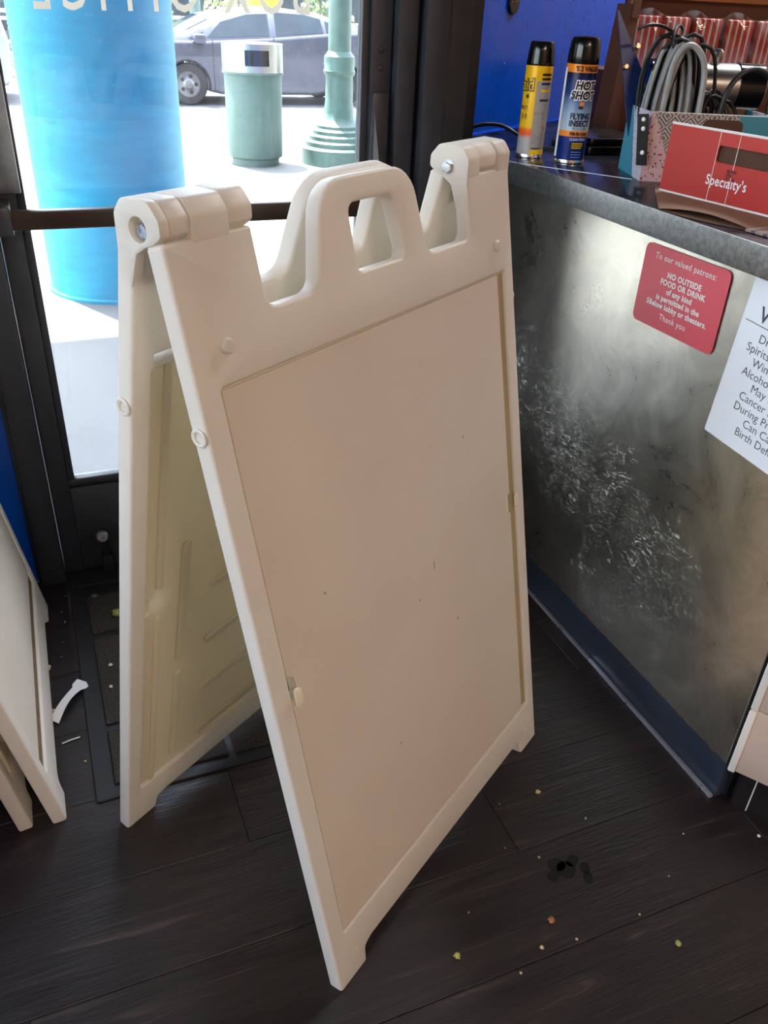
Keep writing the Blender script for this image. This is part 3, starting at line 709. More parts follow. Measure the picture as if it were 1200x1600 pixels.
# ================================================================== COUNTER ITEMS
CZ = .9657
def wrap_text(body, r, ang0, z, size, mat, parent, bold=0.0, shear=0.0, xs=1.0, space=1.0, d=.0004, align='CENTER', name='lettering'):
    t = text_mb(body, size, align, bold, space, shear)
    bm = bmesh.new(); me = bpy.data.meshes.new('t'); me.from_pydata(t.v, [], t.f); bm.from_mesh(me)
    bpy.data.meshes.remove(me); bmesh.ops.triangulate(bm, faces=bm.faces[:])
    bm.verts.index_update(); t = MB().add([v.co[:] for v in bm.verts], [[v.index for v in f.verts] for f in bm.faces]); bm.free()
    t.map(lambda x, y, q: ((r + d) * math.cos(ang0 + x * xs / r), (r + d) * math.sin(ang0 + x * xs / r), z + y))
    return t.build(name, mat, parent, smooth=0)
def wrap_patch(r, a0, a1, z0, z1, mat, parent, d=.00025, name='label_patch', skew=0):
    n = 14; mb = MB(); vs = []
    for i in range(n + 1):
        a = a0 + (a1 - a0) * i / n
        for z in (z0, z1): vs.append(((r + d) * math.cos(a), (r + d) * math.sin(a), z + skew * (i / n)))
    return mb.add(vs, [(2 * i, 2 * i + 2, 2 * i + 3, 2 * i + 1) for i in range(n)]).build(name, mat, parent)

def spray_can(label, loc, r, hb, hc, lab_mat, capprof):
    t = thing('spray_can', label, 'spray can', loc)
    MB().lathe([(0, .002), (r - .004, .002), (r - .002, 0), (r - .0005, .001), (r, .004), (r - .0012, .007), (r - .0012, .008)], 40).build('bottom_rim', 'can_rim', t)
    MB().lathe([(r - .0008, .0075), (r - .0008, hb)], 40).build('can_body', lab_mat, t)
    MB().lathe([(r - .001, hb), (r - .0005, hb + .001)] + capprof, 40).build('cap', 'cap_black', t)
    return t
def facing(x, y): return math.atan2(-y, -x)
# blue insect spray
x, y = 1.094, 1.620; r = .0325; fa = facing(x, y)
c = spray_can('blue spray can with orange bands and white lettering on the countertop', (x, y, CZ), r, .187, .05, 'hot_label',
              [(r - .0005, .200), (r - .002, .218), (r - .004, .229), (r - .007, .234), (r - .014, .236), (0, .237)])
ta = fa + .42
wrap_text('HOT', r, ta, .142, .021, 'white_ink', c, .0028, .15, .95, 1.0, .0003)
wrap_text('SHOT', r, ta - .08, .124, .021, 'white_ink', c, .0028, .15, .95, 1.0, .0003)
wrap_text('HOT', r, ta, .142, .021, 'ink_black', c, .0009, .15, .95, 1.0, .0006)
wrap_text('SHOT', r, ta - .08, .124, .021, 'ink_black', c, .0009, .15, .95, 1.0, .0006)
wrap_patch(r, ta - .22, ta + .05, .112, .119, 'label_orange', c, .0005, 'emblem'); wrap_patch(r, ta - .28, ta + .0, .106, .111, 'ink_black', c, .0005, 'emblem')
wrap_text('FLYING', r, ta - .02, .087, .0155, 'ink_navy', c, .0006, 0, .9)
wrap_text('INSECT', r, ta - .04, .0735, .0155, 'ink_navy', c, .0006, 0, .9)
wrap_text('KILLER', r, ta - .02, .0665, .007, 'ink_navy', c, 0, 0, 1, 1.4)
wrap_text('Kills By Contact', r, ta + .08, .0565, .0085, 'ink_black', c, .0003, 0, .8)
wrap_text('CLEAN FRESH', r, ta, .046, .007, 'ink_pale', c, .0003, 0, .85)
wrap_text("'S 2 VALUE S", r, ta + .10, .175, .0125, 'ink_black', c, .0006, 0, .85)
wrap_patch(r, ta - .42, ta + .5, .029, .0425, 'ink_black', c, .0003)
for k in range(3): wrap_patch(r, ta - .36, ta + .4 - .1 * (k == 2), .0395 - k * .0042, .0413 - k * .0042, 'label_yellow', c, .0005, 'print_line')
for k in range(3): wrap_patch(r, ta - .36, ta + .35, .0235 - k * .005, .0243 - k * .005, 'ink_pale', c, .0004, 'print_line')
wrap_patch(r, fa - 1.35, fa - 1.02, .012, .18, 'white_ink', c, .0003)
# yellow insect spray
x, y = 1.040, 1.696; r = .0295; fa = facing(x, y)
c = spray_can('yellow spray can with black cap standing closest to the door', (x, y, CZ), r, .178, .05, 'yellow_label',
              [(r - .0006, .182), (r - .003, .204), (r - .0045, .219), (r - .007, .222), (r - .014, .223), (0, .2235)])
wrap_text('Raid', r, fa - 1.02, .132, .032, 'ink_black', c, .0022, 0, .85, 1, .0003)
wrap_text('Raid', r, fa - 1.02, .132, .032, 'label_yellow', c, 0, 0, .85, 1, .0006)
wrap_patch(r, fa - .75, fa - .55, .117, .124, 'ink_black', c, .0004, 'emblem')
wrap_text('INSECT', r, fa - 1.0, .096, .009, 'ink_navy', c, .0002, 0, .9)
for k in range(2): wrap_patch(r, fa - .95 + k * .3, fa - .87 + k * .3, .078, .087, 'ink_navy', c, .0004, 'emblem')
wrap_patch(r, fa - .02, fa + 1.25, .022, .15, 'label_silver', c, .0003)
for k, (z, mt_) in enumerate(((.160, 'ink_black'), (.152, 'ink_black'), (.143, 'ink_navy'), (.130, 'label_yellow'), (.112, 'ink_navy'))):
    wrap_patch(r, fa + .28, fa + 1.05, z, z + .0045, mt_, c, .0005, 'print_line')
wrap_patch(r, fa - .02, fa + 1.25, .008, .018, 'label_yellow', c, .0003)
wrap_patch(r, fa + .1, fa + .7, .019, .0215, 'ink_black', c, .0004, 'print_line')

# braided power cord
pth = [(1.005, 1.985, CZ + .006), (1.03, 1.975, CZ + .022), (1.065, 1.955, CZ + .034), (1.10, 1.93, CZ + .033), (1.125, 1.90, CZ + .018), (1.128, 1.86, CZ + .005), (1.12, 1.80, CZ + .005), (1.15, 1.75, CZ + .005)]
def smooth_path(p, n=8):
    P_ = [Vector(q) for q in p]; out = []
    for i in range(len(P_) - 1):
        p0, p1, p2, p3 = P_[max(i - 1, 0)], P_[i], P_[i + 1], P_[min(i + 2, len(P_) - 1)]
        for k in range(n):
            t = k / n; out.append(.5 * ((2 * p1) + (p2 - p0) * t + (2 * p0 - 5 * p1 + 4 * p2 - p3) * t * t + (3 * p1 - p0 - 3 * p2 + p3) * t ** 3))
    return out + [P_[-1]]
sp_ = smooth_path(pth)
tag(MB().tube(sp_, [.0042 + .0006 * (i % 2) for i in range(len(sp_))], 8).build('power_cord', 'black_rubber'), 'black braided power cord arching beside the yellow can', 'cord')

# black tray and tall brown carton behind the cans
t = thing('black_tray', 'flat black tray lying on the countertop behind the blue spray can', 'tray', (1.20, 1.70, CZ), (0, 0, WA - PI / 2 + .9))
MB().plate(rpoly([(0, 0, .01), (.17, 0, .01), (.17, .19, .01), (0, .19, .01)], 3), (), 0, .018, .003).build('base', 'tray_black', t)
MB().plate(rpoly([(.006, .006, .01), (.164, .006, .01), (.164, .184, .01), (.006, .184, .01)], 3), (), .020, .034, .003).build('lid', 'tray_black', t)
t = thing('brown_carton', 'tall plain brown cardboard carton behind the patterned box', 'carton', (1.395, 1.925, CZ), (0, 0, WA - .15))
MB().add([(0, 0, 0), (.075, 0, 0), (.075, .04, 0), (0, .04, 0), (.035, .0, .30), (.075, .0, .30), (.075, .04, .30), (.035, .04, .30)],
         [(0, 3, 2, 1), (4, 5, 6, 7), (0, 1, 5, 4), (1, 2, 6, 5), (2, 3, 7, 6), (3, 0, 4, 7)]).build('body', 'card_brown', t, smooth=0)
MB().rbox(.037, .075, -.003, .0, .27, .31, .001, 1).build('flap', 'card_brown', t)

# patterned box
PB = math.atan2(-.35, .94)
pb = thing('patterned_box', 'small open cardboard box with grey knot pattern and pink dots and teal corner', 'box', (1.112, 1.394, CZ), (0, 0, PB))
BH = .122; BL_, BD = .245, .155
MB().box(0, BL_, 0, .003, 0, BH).build('front_side', 'pattern_front', pb, smooth=0)
MB().box(0, .003, .003, BD, 0, BH).build('end_side', 'pattern_side', pb, smooth=0)
MB().box(BL_ - .003, BL_, .003, BD, 0, BH).build('end_side', 'pattern_side', pb, smooth=0)
MB().box(.003, BL_ - .003, BD - .003, BD, 0, BH).build('rear_side', 'kraft', pb, smooth=0)
MB().box(.003, BL_ - .003, .003, BD - .003, 0, .003).build('base', 'kraft', pb, smooth=0)
MB().rbox(-.001, BL_, -.0006, .0036, BH, BH + .0012, .0004, 1).build('rim', 'card_edge', pb)
MB().plate(rpoly([(.10, .085, .006), (.178, .085, .006), (.178, .114, .012), (.10, .114, .012)], 4), (), 0, .0008).map(lambda x, y, z: (x, -.0008 + z * .9, y)).build('hand_hole', 'kraft_dark', pb)
ts = MB().rbox(-.012, .012, -.0025, 0, -.045, .045, .001, 1).build('hook_strip', 'black_rubber', pb, (-.010, -.003, .074), (.10, -.12, -PI / 4 - .1))
for z in (.036, .020, -.022): MB().lathe([(0, 0), (.0042, 0), (.0036, .0018), (0, .0024)], 14).build('button', 'white_ink', ts, (.002, -.0025, z), (PI / 2, 0, 0))
def inbox(a, b, z): # patterned box local -> world
    c_, s_ = math.cos(PB), math.sin(PB); return Vector((1.112 + a * c_ - b * s_, 1.394 + a * s_ + b * c_, CZ + z))

# cable coils standing in the box
def coil(name, label, mat, a0, b0, n, w, top, rad, spread, lean, seed, bottom=.03):
    rnd = random.Random(seed); pts = []
    for i in range(n):
        k = i / max(1, n - 1) - .5; ww = w * rnd.uniform(.75, 1.1); tt = top + rnd.uniform(-.016, .008); da = k * spread + rnd.uniform(-.004, .004); db = rnd.uniform(-.022, .022)
        for j in range(20):
            th = 2 * PI * j / 20
            sx = math.sin(th); cz_ = -math.cos(th)
            z = bottom + (tt - bottom) * (cz_ * .5 + .5); xo = ww * math.copysign(abs(sx) ** .8, sx)
            pts.append(inbox(a0 + da + xo + lean * (z - bottom), b0 + db + .010 * math.sin(th * 2 + seed), z))
    return tag(MB().tube(pts, rad, 7).build(name, mat), label, 'cable')
coil('cable_coil', 'light grey cable coil standing upright in the patterned box', 'grey_cable', .050, .065, 8, .030, .238, .0042, .035, .0, 3)
coil('cable_coil', 'black cable coil wrapped around the grey cables in the box', 'black_rubber', .075, .080, 11, .040, .243, .0036, .06, -.08, 5)
coil('cable_coil', 'low black cable coil at the right side of the patterned box', 'black_rubber', .165, .075, 8, .030, .155, .0034, .05, -.25, 9)
lp = [inbox(.02 + .03 * math.cos(a_) + .04 * math.sin(a_ * .5), .07 + .02 * math.sin(a_ * 1.3), .240 + .022 * math.sin(a_)) for a_ in [i * .35 for i in range(26)]]
tag(MB().tube(lp, .0030, 7).build('cable_tie_loop', 'black_rubber'), 'thin black cable loop tangled on top of the coils', 'cable')
lp = smooth_path([inbox(.150, .05, .06), inbox(.150, .05, .145), inbox(.170, .055, .185), inbox(.205, .06, .198), inbox(.238, .06, .178), inbox(.246, .06, .13), inbox(.245, .06, .08), inbox(.22, .06, .02)])
tag(MB().tube(lp, .0052, 8).build('thick_cable', 'black_rubber'), 'single thick black cable arching over the right of the box', 'cable')
gl_ = smooth_path([inbox(.030, .03, .02), inbox(.028, .03, .15), inbox(.035, .03, .215), inbox(.062, .035, .232), inbox(.092, .035, .20), inbox(.100, .035, .12), inbox(.098, .03, .02)])
tag(MB().tube(gl_, .0058, 8).build('thick_cable', 'grey_cable'), 'thick pale grey cable looped over the front of the coils', 'cable')

# navy blade folder with metal fasteners leaning in the box
t = thing('navy_folder', 'narrow navy plastic folder with brass clips leaning out of the patterned box', 'folder', inbox(.020, .118, .010), (math.radians(-8), math.radians(-15), PB))
MB().plate([(-.006, 0), (.060, 0), (.034, .17), (.0, .285), (-.004, .285)], (), 0, .004, .0008, 1).map(lambda x, y, z: (x, -z, y)).build('sheet', 'navy_plastic', t)
for xx, zz in ((.0, .185), (.026, .215)):
    MB().lathe([(0, 0), (.0055, 0), (.0055, .008), (.004, .010), (.004, .016), (0, .016)], 12).build('clip', 'brass', t, (xx, -.004, zz), (PI / 2, 0, 0))
for zz in (.142, .126): MB().lathe([(0, 0), (.0048, 0), (.0042, .0022), (0, .003)], 14).build('rivet', 'chrome', t, (.034, -.004, zz), (PI / 2, 0, 0))

# red carton with a hand hole
RD = math.atan2(-.985, .15)
rc = thing('red_carton', 'flat red carton with white serif lettering standing on the countertop edge', 'carton', (1.068, 1.279, CZ + .008), (0, math.radians(0), RD))
RL, RH = .30, .108
hh = rpoly([(.108, .062, .006), (.215, .062, .006), (.215, .088, .006), (.108, .088, .006)], 4)
MB().plate([(0, 0), (RL, 0), (RL, RH), (0, RH)], [hh], -.0035, 0, 0).map(lambda x, y, z: (x, -z, y)).build('front_sheet', 'carton_red', rc, smooth=0)
MB().plate([(0, 0), (RL, 0), (RL, RH), (0, RH)], (), -.0105, -.0065, 0).map(lambda x, y, z: (x, -z, y)).build('rear_sheet', 'kraft_dark', rc, smooth=0)
MB().rbox(0, RL, -.0006, .0042, RH, RH + .0035, .0004, 1).rbox(0, RL, -.0006, .0042, -.0025, .0008, .0004, 1).build('cut_edge', 'card_edge', rc)
for xx in (.107, .147): MB().box(xx, xx + .0009, -.0004, .0002, .0, RH).build('fold_line', 'card_edge', rc, smooth=0)
def serif(body, size, bold):
    return text_mb(body, size, 'CENTER', bold, 1.06)
t = serif("Specialty's", .0225, .00035); t.map(lambda x, y, z: (.140 + x * .86, -.0006, .026 + y)); t.build('lettering', 'white_ink', rc, smooth=0)
lg = MB()
for i, (a_, b_) in enumerate(((0, 0), (0, 1), (1, 1), (2, 0), (0, 2), (2, 2), (1, 0))):
    lg.box(.136 + a_ * .0068, .136 + a_ * .0068 + .0058, -.0007, -.0003, .043 - b_ * .006 + .006, .043 - b_ * .006 + .0112)
simple('dark_red_ink', rgb(120, 26, 28), .5); lg.build('logo', 'dark_red_ink', rc, smooth=0)

# kraft paper bag lying flat under the carton
kb_ = thing('paper_bag', 'flattened brown paper bag with open mouth under the red carton', 'paper bag', (1.0, 1.0, CZ))
def bag_sheet(sg, nm):
    mb = MB(); vs = []; nu, nv = 10, 8
    for lay in (0, 1):
        for i in range(nu + 1):
            for jv in range(nv + 1):
                a_ = i / nu; b_ = jv / nv
                p = Vector((-.022, .050, 0)).lerp(Vector((.012, -.016, 0)), a_) if False else None
                x0 = -.028 + .046 * a_; y0 = .155 - .170 * a_
                x1 = .105 + .05 * a_; y1 = .34 - .30 * a_
                xx = x0 + (x1 - x0) * b_; yy = y0 + (y1 - y0) * b_
                hgt = .0095 * math.sin(PI * a_) * (1 - .8 * b_) * (1 if sg > 0 else -.0) + (.0008 if sg > 0 else 0)
                vs.append((xx + (.012 * math.sin(PI * a_) * (1 if sg < 0 else .2)) * -(1 - b_), yy, .0006 + hgt + lay * .0005))
    m = (nu + 1) * (nv + 1)
    for lay in (0, 1):
        for i in range(nu):
            for jv in range(nv):
                f = (lay * m + i * (nv + 1) + jv, lay * m + (i + 1) * (nv + 1) + jv, lay * m + (i + 1) * (nv + 1) + jv + 1, lay * m + i * (nv + 1) + jv + 1)
                mb.f.append(f if lay else f[::-1])
    mb.v = vs; return mb.build(nm, 'kraft', kb_)
bag_sheet(-1, 'lower_sheet'); bag_sheet(1, 'upper_sheet')
tag(MB().rbox(0, .10, 0, .13, 0, .004, .0006, 1).build('printed_leaflets', 'bag_print', None, (1.02, .86, CZ + .001), (0, 0, .12)), 'striped printed leaflets on the counter at the right frame edge', 'leaflets')

# steel cylinder with black head, behind the box
t = thing('steel_canister', 'brushed steel cylinder with black end cap lying behind the cables', 'canister', (1.352, 1.568, CZ), (0, 0, -.35))
CH = .155
MB().lathe([(0, -.09), (.040, -.09), (.044, -.085), (.044, .075), (.040, .08)], 36).map(lambda x, y, z: (z, y, x + CH)).build('barrel', 'bin_steel', t)
MB().lathe([(.041, .075), (.046, .078), (.046, .13), (.040, .135), (.036, .120), (0, .118)], 36).map(lambda x, y, z: (z, y, x + CH)).build('end_cap', 'lens_dark', t)
MB().lathe([(.041, -.085), (.046, -.088), (.046, -.11), (.040, -.115), (0, -.115)], 36).map(lambda x, y, z: (z, y, x + CH)).build('rear_cap', 'lens_dark', t)
MB().lathe([(.005, 0), (.005, .012), (.011, .014), (.012, .022), (.007, .027), (0, .028)], 14).build('knob', 'chrome', t, (.03, 0, CH + .042))
MB().rbox(-.07, .09, -.035, .035, 0, CH - .045, .004).build('stand', 'black_plastic', t)

# striped popcorn bags in a clear film pack, with wooden shelf behind
POPM = MB().rbox(-.038, .038, -.010, .010, 0, .128, .006, 2).mesh('popcorn_bag', 'popcorn_stripe')
pos = 'leftmost,second from left,third from left,second from right,rightmost'.split(',')
shelf = thing('wooden_crate', 'orange brown wooden crate on the counter behind the popcorn bags', 'crate', (1.475, 1.985, CZ), (0, 0, -.12))
MB().rbox(0, .60, .0, .28, 0, .150, .003).build('body', 'card_brown', shelf)
MB().rbox(-.005, .61, .035, .055, .315, .345, .003).build('top_rail', 'wood_shelf', shelf)
for xx in (.0, .585): MB().rbox(xx, xx + .02, .035, .055, .15, .32, .002).build('upright', 'wood_shelf', shelf)
MB().rbox(.0, .60, .060, .066, .15, .33, .001, 1).build('back_board', 'card_brown', shelf)
for i, xx in enumerate((.045, .130, .222, .318, .408)):
    c_, s_ = math.cos(-.12), math.sin(-.12); lx, ly = xx, .018
    o = link('popcorn_bag', POPM, None, (1.475 + lx * c_ - ly * s_, 1.985 + lx * s_ + ly * c_, CZ + .1505), (0, 0, -.12 + .1 * math.sin(i * 2.1)))
    tag(o, 'red and white striped popcorn bag, ' + pos[i] + ' in the film pack', 'popcorn bag', 'striped popcorn bags')
fm = MB(); nu, nv = 40, 16; vs = []
for i in range(nu + 1):
    for jv in range(nv + 1):
        a_ = i / nu; b_ = jv / nv
        vs.append((.0 + .50 * a_, -.012 - .012 * math.sin(a_ * 37 + 3 * b_) * math.sin(b_ * 9 + a_ * 11) * b_ - .010 * math.sin(PI * b_), .152 + .135 * b_ + .008 * math.sin(a_ * 25)))
fm.v = vs; fm.f = [(i * (nv + 1) + jv, (i + 1) * (nv + 1) + jv, (i + 1) * (nv + 1) + jv + 1, i * (nv + 1) + jv + 1) for i in range(nu) for jv in range(nv)]
tag(fm.build('clear_film', 'clear_film', None, (1.475, 1.985, CZ), (0, 0, -.12)), 'crumpled clear plastic film draped in front of the striped bags', 'plastic film')
cf = MB(); bm = bmesh.new(); bmesh.ops.create_icosphere(bm, subdivisions=4, radius=.045)
for v in bm.verts:
    n_ = v.co.normalized(); v.co *= 1 + .22 * math.sin(9 * n_.x + 4 * n_.z) * math.sin(8 * n_.y + 1) + .12 * math.sin(19 * n_.z + 7 * n_.y); v.co.z = v.co.z * .8
mz = min(v.co.z for v in bm.verts); me = bpy.data.meshes.new('crumpled_film'); bm.to_mesh(me); bm.free(); me.materials.append(M['clear_film'])
tag(link('crumpled_film', me, None, (1.40, 1.29, CZ - mz + .0005)), 'crumpled ball of clear plastic wrap right of the patterned box', 'plastic film')

# ================================================================== STREET
# blue column
cl = thing('street_column', 'thick round sky blue column standing outside behind the door glass', 'column', (.372, 4.27, 0))
MB().lathe([(.350, 0), (.350, .012), (.338, .02), (.338, .553), (.3372, .556), (.3372, .559), (.338, .563), (.338, .772), (.3372, .775), (.3372, .778), (.338, .781), (.338, 5.998), (.30, 6.0)], 72).build('shaft', 'column_blue', cl)
# rubbish bin
bn = thing('rubbish_bin', 'round green rubbish bin with stainless steel top on the sunny sidewalk', 'rubbish bin', (1.915, 7.66, 0))
MB().lathe([(0, 0), (.205, 0), (.205, .05), (.235, .07), (.242, .70), (.236, .715), (0, .715)], 48).build('body', 'bin_green', bn)
ba = facing(1.915, 7.66) + .16
lid = MB(); vs = []; seg = 60; zs = (.72, .772, .885, .93)
o0, o1 = -.40, .40
angs = [ba + o0 + (o1 - o0) * i / 12 for i in range(13)] + [ba + o1 + (2 * PI - (o1 - o0)) * i / 48 for i in range(1, 48)]
for a_ in angs:
    for z in zs: vs.append((.253 * math.cos(a_), .253 * math.sin(a_), z))
lid.v = vs; n = len(angs)
for i in range(n):
    j2 = (i + 1) % n
    for k in range(3):
        if k == 1 and i < 12: continue
        lid.f.append((i * 4 + k, j2 * 4 + k, j2 * 4 + k + 1, i * 4 + k + 1))
lid.f.append([i * 4 + 3 for i in range(n)])
lid.build('steel_top', 'bin_steel', bn)
MB().lathe([(0, .725), (.235, .725), (.235, .92), (0, .92)], 40).build('liner', 'lens_dark', bn)
MB().lathe([(.2425, .705), (.256, .705), (.256, .722), (.2425, .722)], 48).build('band', 'bin_green', bn)
# lamp post
lpz = thing('lamp_post', 'green cast iron lamp post with ringed base on the sidewalk', 'lamp post', (2.67, 7.62, 0))
MB().lathe([(0, 0), (.335, 0), (.335, .13), (.322, .145), (.300, .150), (.300, .185), (.285, .195), (.268, .20), (.268, .232), (.252, .242), (.236, .247), (.236, .275), (.215, .288), (.20, .292), (.20, .315), (.165, .34), (.142, .38), (.135, .41)], 48).build('base', 'lamp_green', lpz)
MB().lathe([(.135, .41), (.122, .50), (.118, .66), (.118, .70), (.132, .715), (.138, .74), (.130, .755), (.133, .82), (.130, .85), (.112, .87), (.098, .89)], 40).build('collar', 'lamp_green', lpz)
MB().lathe([(.098, .885), (.095, 1.5), (.075, 4.2), (0, 4.2)], 32).build('pole', 'lamp_green', lpz)
MB().lathe([(0, 4.2), (.10, 4.21), (.22, 4.35), (.24, 4.6), (.14, 4.9), (0, 5.0)], 28).build('lantern', 'paper_white', lpz)

def car(label, X, Y, body_mat):
    t = thing('parked_car', label, 'car', (X, Y, -.337))
    hw = .87
    side = [(-.93, .28), (-.98, .45), (-.93, .66), (-.72, .80), (-.30, .955), (.28, .96), (1.4, 1.03), (2.5, 1.13), (3.20, 1.17), (3.44, 1.10), (3.50, .85), (3.50, .45), (3.40, .26), (3.10, .18), (-.80, .17)]
    def arch(cx, r=.35):
        return [(cx + r * math.cos(a_), .31 + r * math.sin(a_)) for a_ in [PI - PI * i / 10 for i in range(11)]]
    low = side[:-2][::-1] if False else None
    out = side[:13] + [(3.12, .20)] + [(2.76 + .36 * math.cos(a_), .30 + .36 * math.sin(a_)) for a_ in [-.25 + (PI + .5) * i / 12 for i in range(13)]] + [(2.2, .17), (.55, .17)] + \
          [(.36 * math.cos(a_), .30 + .36 * math.sin(a_)) for a_ in [-.25 + (PI + .5) * i / 12 for i in range(13)]] + [(-.62, .20)]
    MB().plate(out, (), 0, 2 * hw, .06, 3).map(lambda x, y, z: (x, 2 * hw - z, y)).build('body', body_mat, t, smooth=50)
    # greenhouse
    st_ = [(-.36, .94, .95), (.05, .955, 1.16), (.43, .965, 1.33), (1.0, 1.0, 1.435), (1.6, 1.04, 1.476), (2.28, 1.10, 1.42), (2.98, 1.15, 1.24), (3.40, 1.15, 1.16)]
    g = MB(); vs = []
    for x, zb, zr in st_:
        hgt = zr - zb; wi = .80 - .32 * hgt
        for yy, z in ((.04, zb), (.04 + (.87 - wi - .04) * .9, zr - .05 * min(1, hgt * 5)), (.87 - wi + .12, zr), (.87 + wi - .12, zr), (1.70 - (.87 - wi - .04) * .9, zr - .05 * min(1, hgt * 5)), (1.70, zb)): vs.append((x, yy, z))
    g.v = vs
    for i in range(len(st_) - 1):
        for k in range(5): g.f.append((i * 6 + k, i * 6 + k + 1, (i + 1) * 6 + k + 1, (i + 1) * 6 + k))
    g.build('cabin', body_mat, t, smooth=60)
    def sidept(x, z):
        for i in range(len(st_) - 1):
            a_, b_ = st_[i], st_[i + 1]
            if a_[0] <= x <= b_[0]:
                k = (x - a_[0]) / (b_[0] - a_[0]); zb = a_[1] + (b_[1] - a_[1]) * k; zr = a_[2] + (b_[2] - a_[2]) * k
                hgt = zr - zb; wi = .80 - .32 * hgt; yt = .04 + (.87 - wi - .04) * .9; zt = zr - .05 * min(1, hgt * 5)
                return .04 + (yt - .04) * (z - zb) / max(.01, zt - zb)
        return .04
    for nm, poly in (('side_window', [(.34, 1.00), (1.40, 1.06), (1.40, 1.375), (1.05, 1.355), (.60, 1.235)]), ('side_window', [(1.52, 1.065), (2.36, 1.135), (2.32, 1.33), (2.05, 1.385), (1.52, 1.40)]), ('quarter_window', [(2.42, 1.14), (2.78, 1.175), (2.40, 1.31)]), ('quarter_window', [(.02, .985), (.28, .995), (.30, 1.09)])):
        m = MB(); m.add([(x, sidept(x, z) - .008, z) for x, z in poly], [tuple(range(len(poly)))[::1]]).add([(x, sidept(x, z) + .004, z) for x, z in poly], [tuple(range(len(poly)))[::-1]])
        m.build(nm, 'car_glass', t, smooth=0)
    # windscreen
    i0 = [g.v[0 * 6 + k] for k in (1, 2, 3, 4)]; i1 = [g.v[2 * 6 + k] for k in (1, 2, 3, 4)]
    def lerp(a_, b_, k): return tuple(a_[q] + (b_[q] - a_[q]) * k for q in range(3))
    mid = [g.v[1 * 6 + k] for k in (1, 2, 3, 4)]
    rows = [[lerp(p, q, .25) for p, q in zip(i0, mid)], mid, [lerp(p, q, .9) for p, q in zip(mid, i1)]]
    ws = MB(); ws.v = [(x - .006, y_, z + .008) for row in rows for x, y_, z in row]
    ws.f = [(r_ * 4 + k, r_ * 4 + k + 1, r_ * 4 + k + 5, r_ * 4 + k + 4) for r_ in range(2) for k in range(3)]
    ws.build('windscreen', 'car_glass', t)
    for cx in (0, 2.76):
        for yy in (.02, 2 * hw - .02):
            s_ = 1 if yy < 1 else -1
            wmb = MB().lathe([(.20, .0), (.29, .0), (.315, .03), (.315, .19), (.29, .21), (.18, .21)], 32, cap=False).map(lambda x, y, z: (x, z * s_, y))
            wh = wmb.build('wheel', 'tyre', t, (cx, yy, .315))
            MB().lathe([(0, .02), (.06, .015), (.10, .04), (.19, .045), (.20, .01), (.21, .03), (.21, .05), (0, .055)], 24).map(lambda x, y, z: (x, z * s_, y)).build('rim', 'hub', wh)
            for q in range(5):
                a_ = 2 * PI * q / 5
                MB().lathe([(0, 0), (.032, 0), (.030, .006), (0, .006)], 10).map(lambda x, y, z: (x, -z * s_, y)).build('rim_slot', 'tyre', wh, (.125 * math.cos(a_), .038 * s_, .125 * math.sin(a_)))
    MB().rbox(.10, .30, -.16, .06, .92, 1.06, .04, 2).build('wing_mirror', body_mat, t)
    MB().rbox(2.30, 2.55, -.012, .01, .83, .86, .005).build('door_handle', body_mat, t)
    MB().rbox(1.05, 1.30, -.012, .01, .80, .83, .005).build('door_handle', body_mat, t)
    for x, z0, z1 in ((1.46, .20, 1.05), (.42, .2, .97)): MB().box(x, x + .012, -.004, .004, z0, z1).build('door_gap', 'tyre', t, smooth=0)
    return t
car('grey hatchback car parked across the street behind the bin', 2.79, 15.5, 'car_grey')
car('silver car parked far left across the street beside the blue column', -3.4, 15.6, 'car_silver')

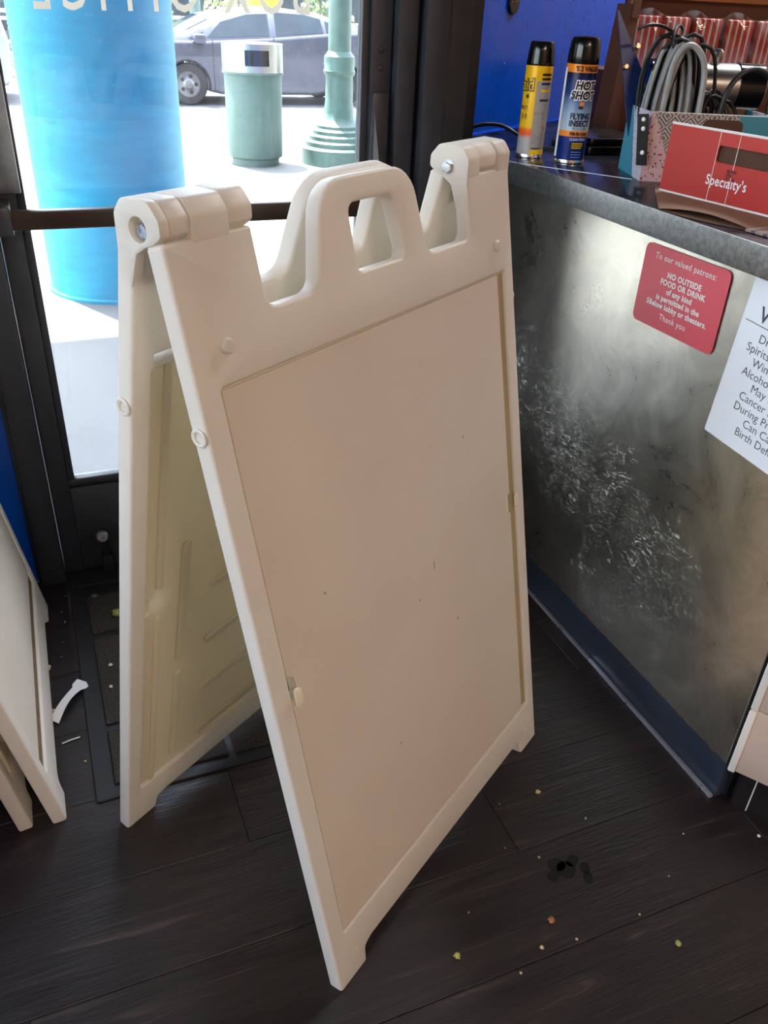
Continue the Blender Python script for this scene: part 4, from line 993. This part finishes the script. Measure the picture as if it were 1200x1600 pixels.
def railing(label, x0, x1, Y):
    t = thing('railing', label, 'railing', (x0, Y, -.337))
    L_ = x1 - x0
    for z in (1.20, 1.08, .7): MB().tube([(0, 0, z), (L_, 0, z)], .03, 10).build('rail', 'rail_steel', t)
    k = 0
    while k * 1.8 <= L_ + .01: MB().tube([(k * 1.8, 0, 0), (k * 1.8, 0, 1.2)], .028, 10).build('post', 'lamp_green', t); k += 1
railing('pale steel railing across the street beyond the grey car', -1.6, 14.6, 19.0)
def shrub(x, Y, w, h_, mat, label, seed):
    rnd = random.Random(seed); t = thing('street_shrub', label, 'shrub', (x, Y, -.337), (0, 0, 0), 'street shrubs')
    mb = MB()
    for i in range(900):
        th = rnd.uniform(0, 2 * PI); u_ = rnd.uniform(0, 1); rr = math.sqrt(rnd.uniform(.2, 1)); zz = h_ * u_
        p = Vector((w * rr * math.cos(th) * (1 - .3 * u_), .6 * rr * math.sin(th), zz)); n_ = Vector((rnd.gauss(0, 1), rnd.gauss(0, 1), rnd.gauss(0, 1))).normalized(); e = n_.orthogonal().normalized(); g_ = n_.cross(e); s_ = rnd.uniform(.05, .11)
        mb.add([p - e * s_, p - g_ * s_ * .5, p + e * s_, p + g_ * s_ * .5], [(0, 1, 2, 3)])
    tag(mb.build('foliage', mat, t, smooth=0), kind='stuff')
    MB().tube([(0, 0, 0), (.03, 0, h_ * .6)], .05, 7).build('stem', 'kraft_dark', t)
for i, (x, w, h_, mat, lb) in enumerate(((.9, .9, 1.7, 'leaf_pale', 'pale leafy shrub left of the car roof beyond the railing'), (2.85, .85, 1.75, 'leaf', 'green leafy shrub above the car windscreen beyond the railing'), (4.75, .85, 1.65, 'leaf_pale', 'pale shrub directly above the car roof'), (6.9, .85, 1.6, 'leaf', 'green shrub beside the lamp post beyond the railing'), (9.0, .9, 1.7, 'leaf_pale', 'pale shrub at the right of the street behind the door frame'))):
    shrub(x, 20.6, w, h_, mat, lb, i)
yb = thing('yellow_kiosk_sign', 'yellow street box across the road above the car', 'street box', (5.15, 19.5, -.337))
MB().rbox(-.30, .30, -.2, .2, .9, 1.8, .03).build('box', 'yellow_paint', yb); MB().rbox(-.06, .06, -.06, .06, 0, .9, .01).build('post', 'lamp_green', yb)
gp = thing('green_street_post', 'plain green post across the road left of the car windscreen', 'post', (3.75, 19.6, -.337))
MB().lathe([(.16, 0), (.16, .3), (.11, .4), (.11, 4), (0, 4.02)], 20).build('shaft', 'lamp_green', gp)
bd = thing('far_building', 'grey building across the street behind the shrubs', 'building', (-25, 30, -.337))
MB().box(0, 60, 0, 4, 0, 4).build('wall', 'facade_paint', bd, smooth=0)
gm = MB().rbox(0, 2.4, -.03, .02, .5, 3.0, .02, 1).mesh('shop_window', 'car_glass')
for i in range(12): link('shop_window', gm, bd, (14 + i * 3.1, 0, 0))
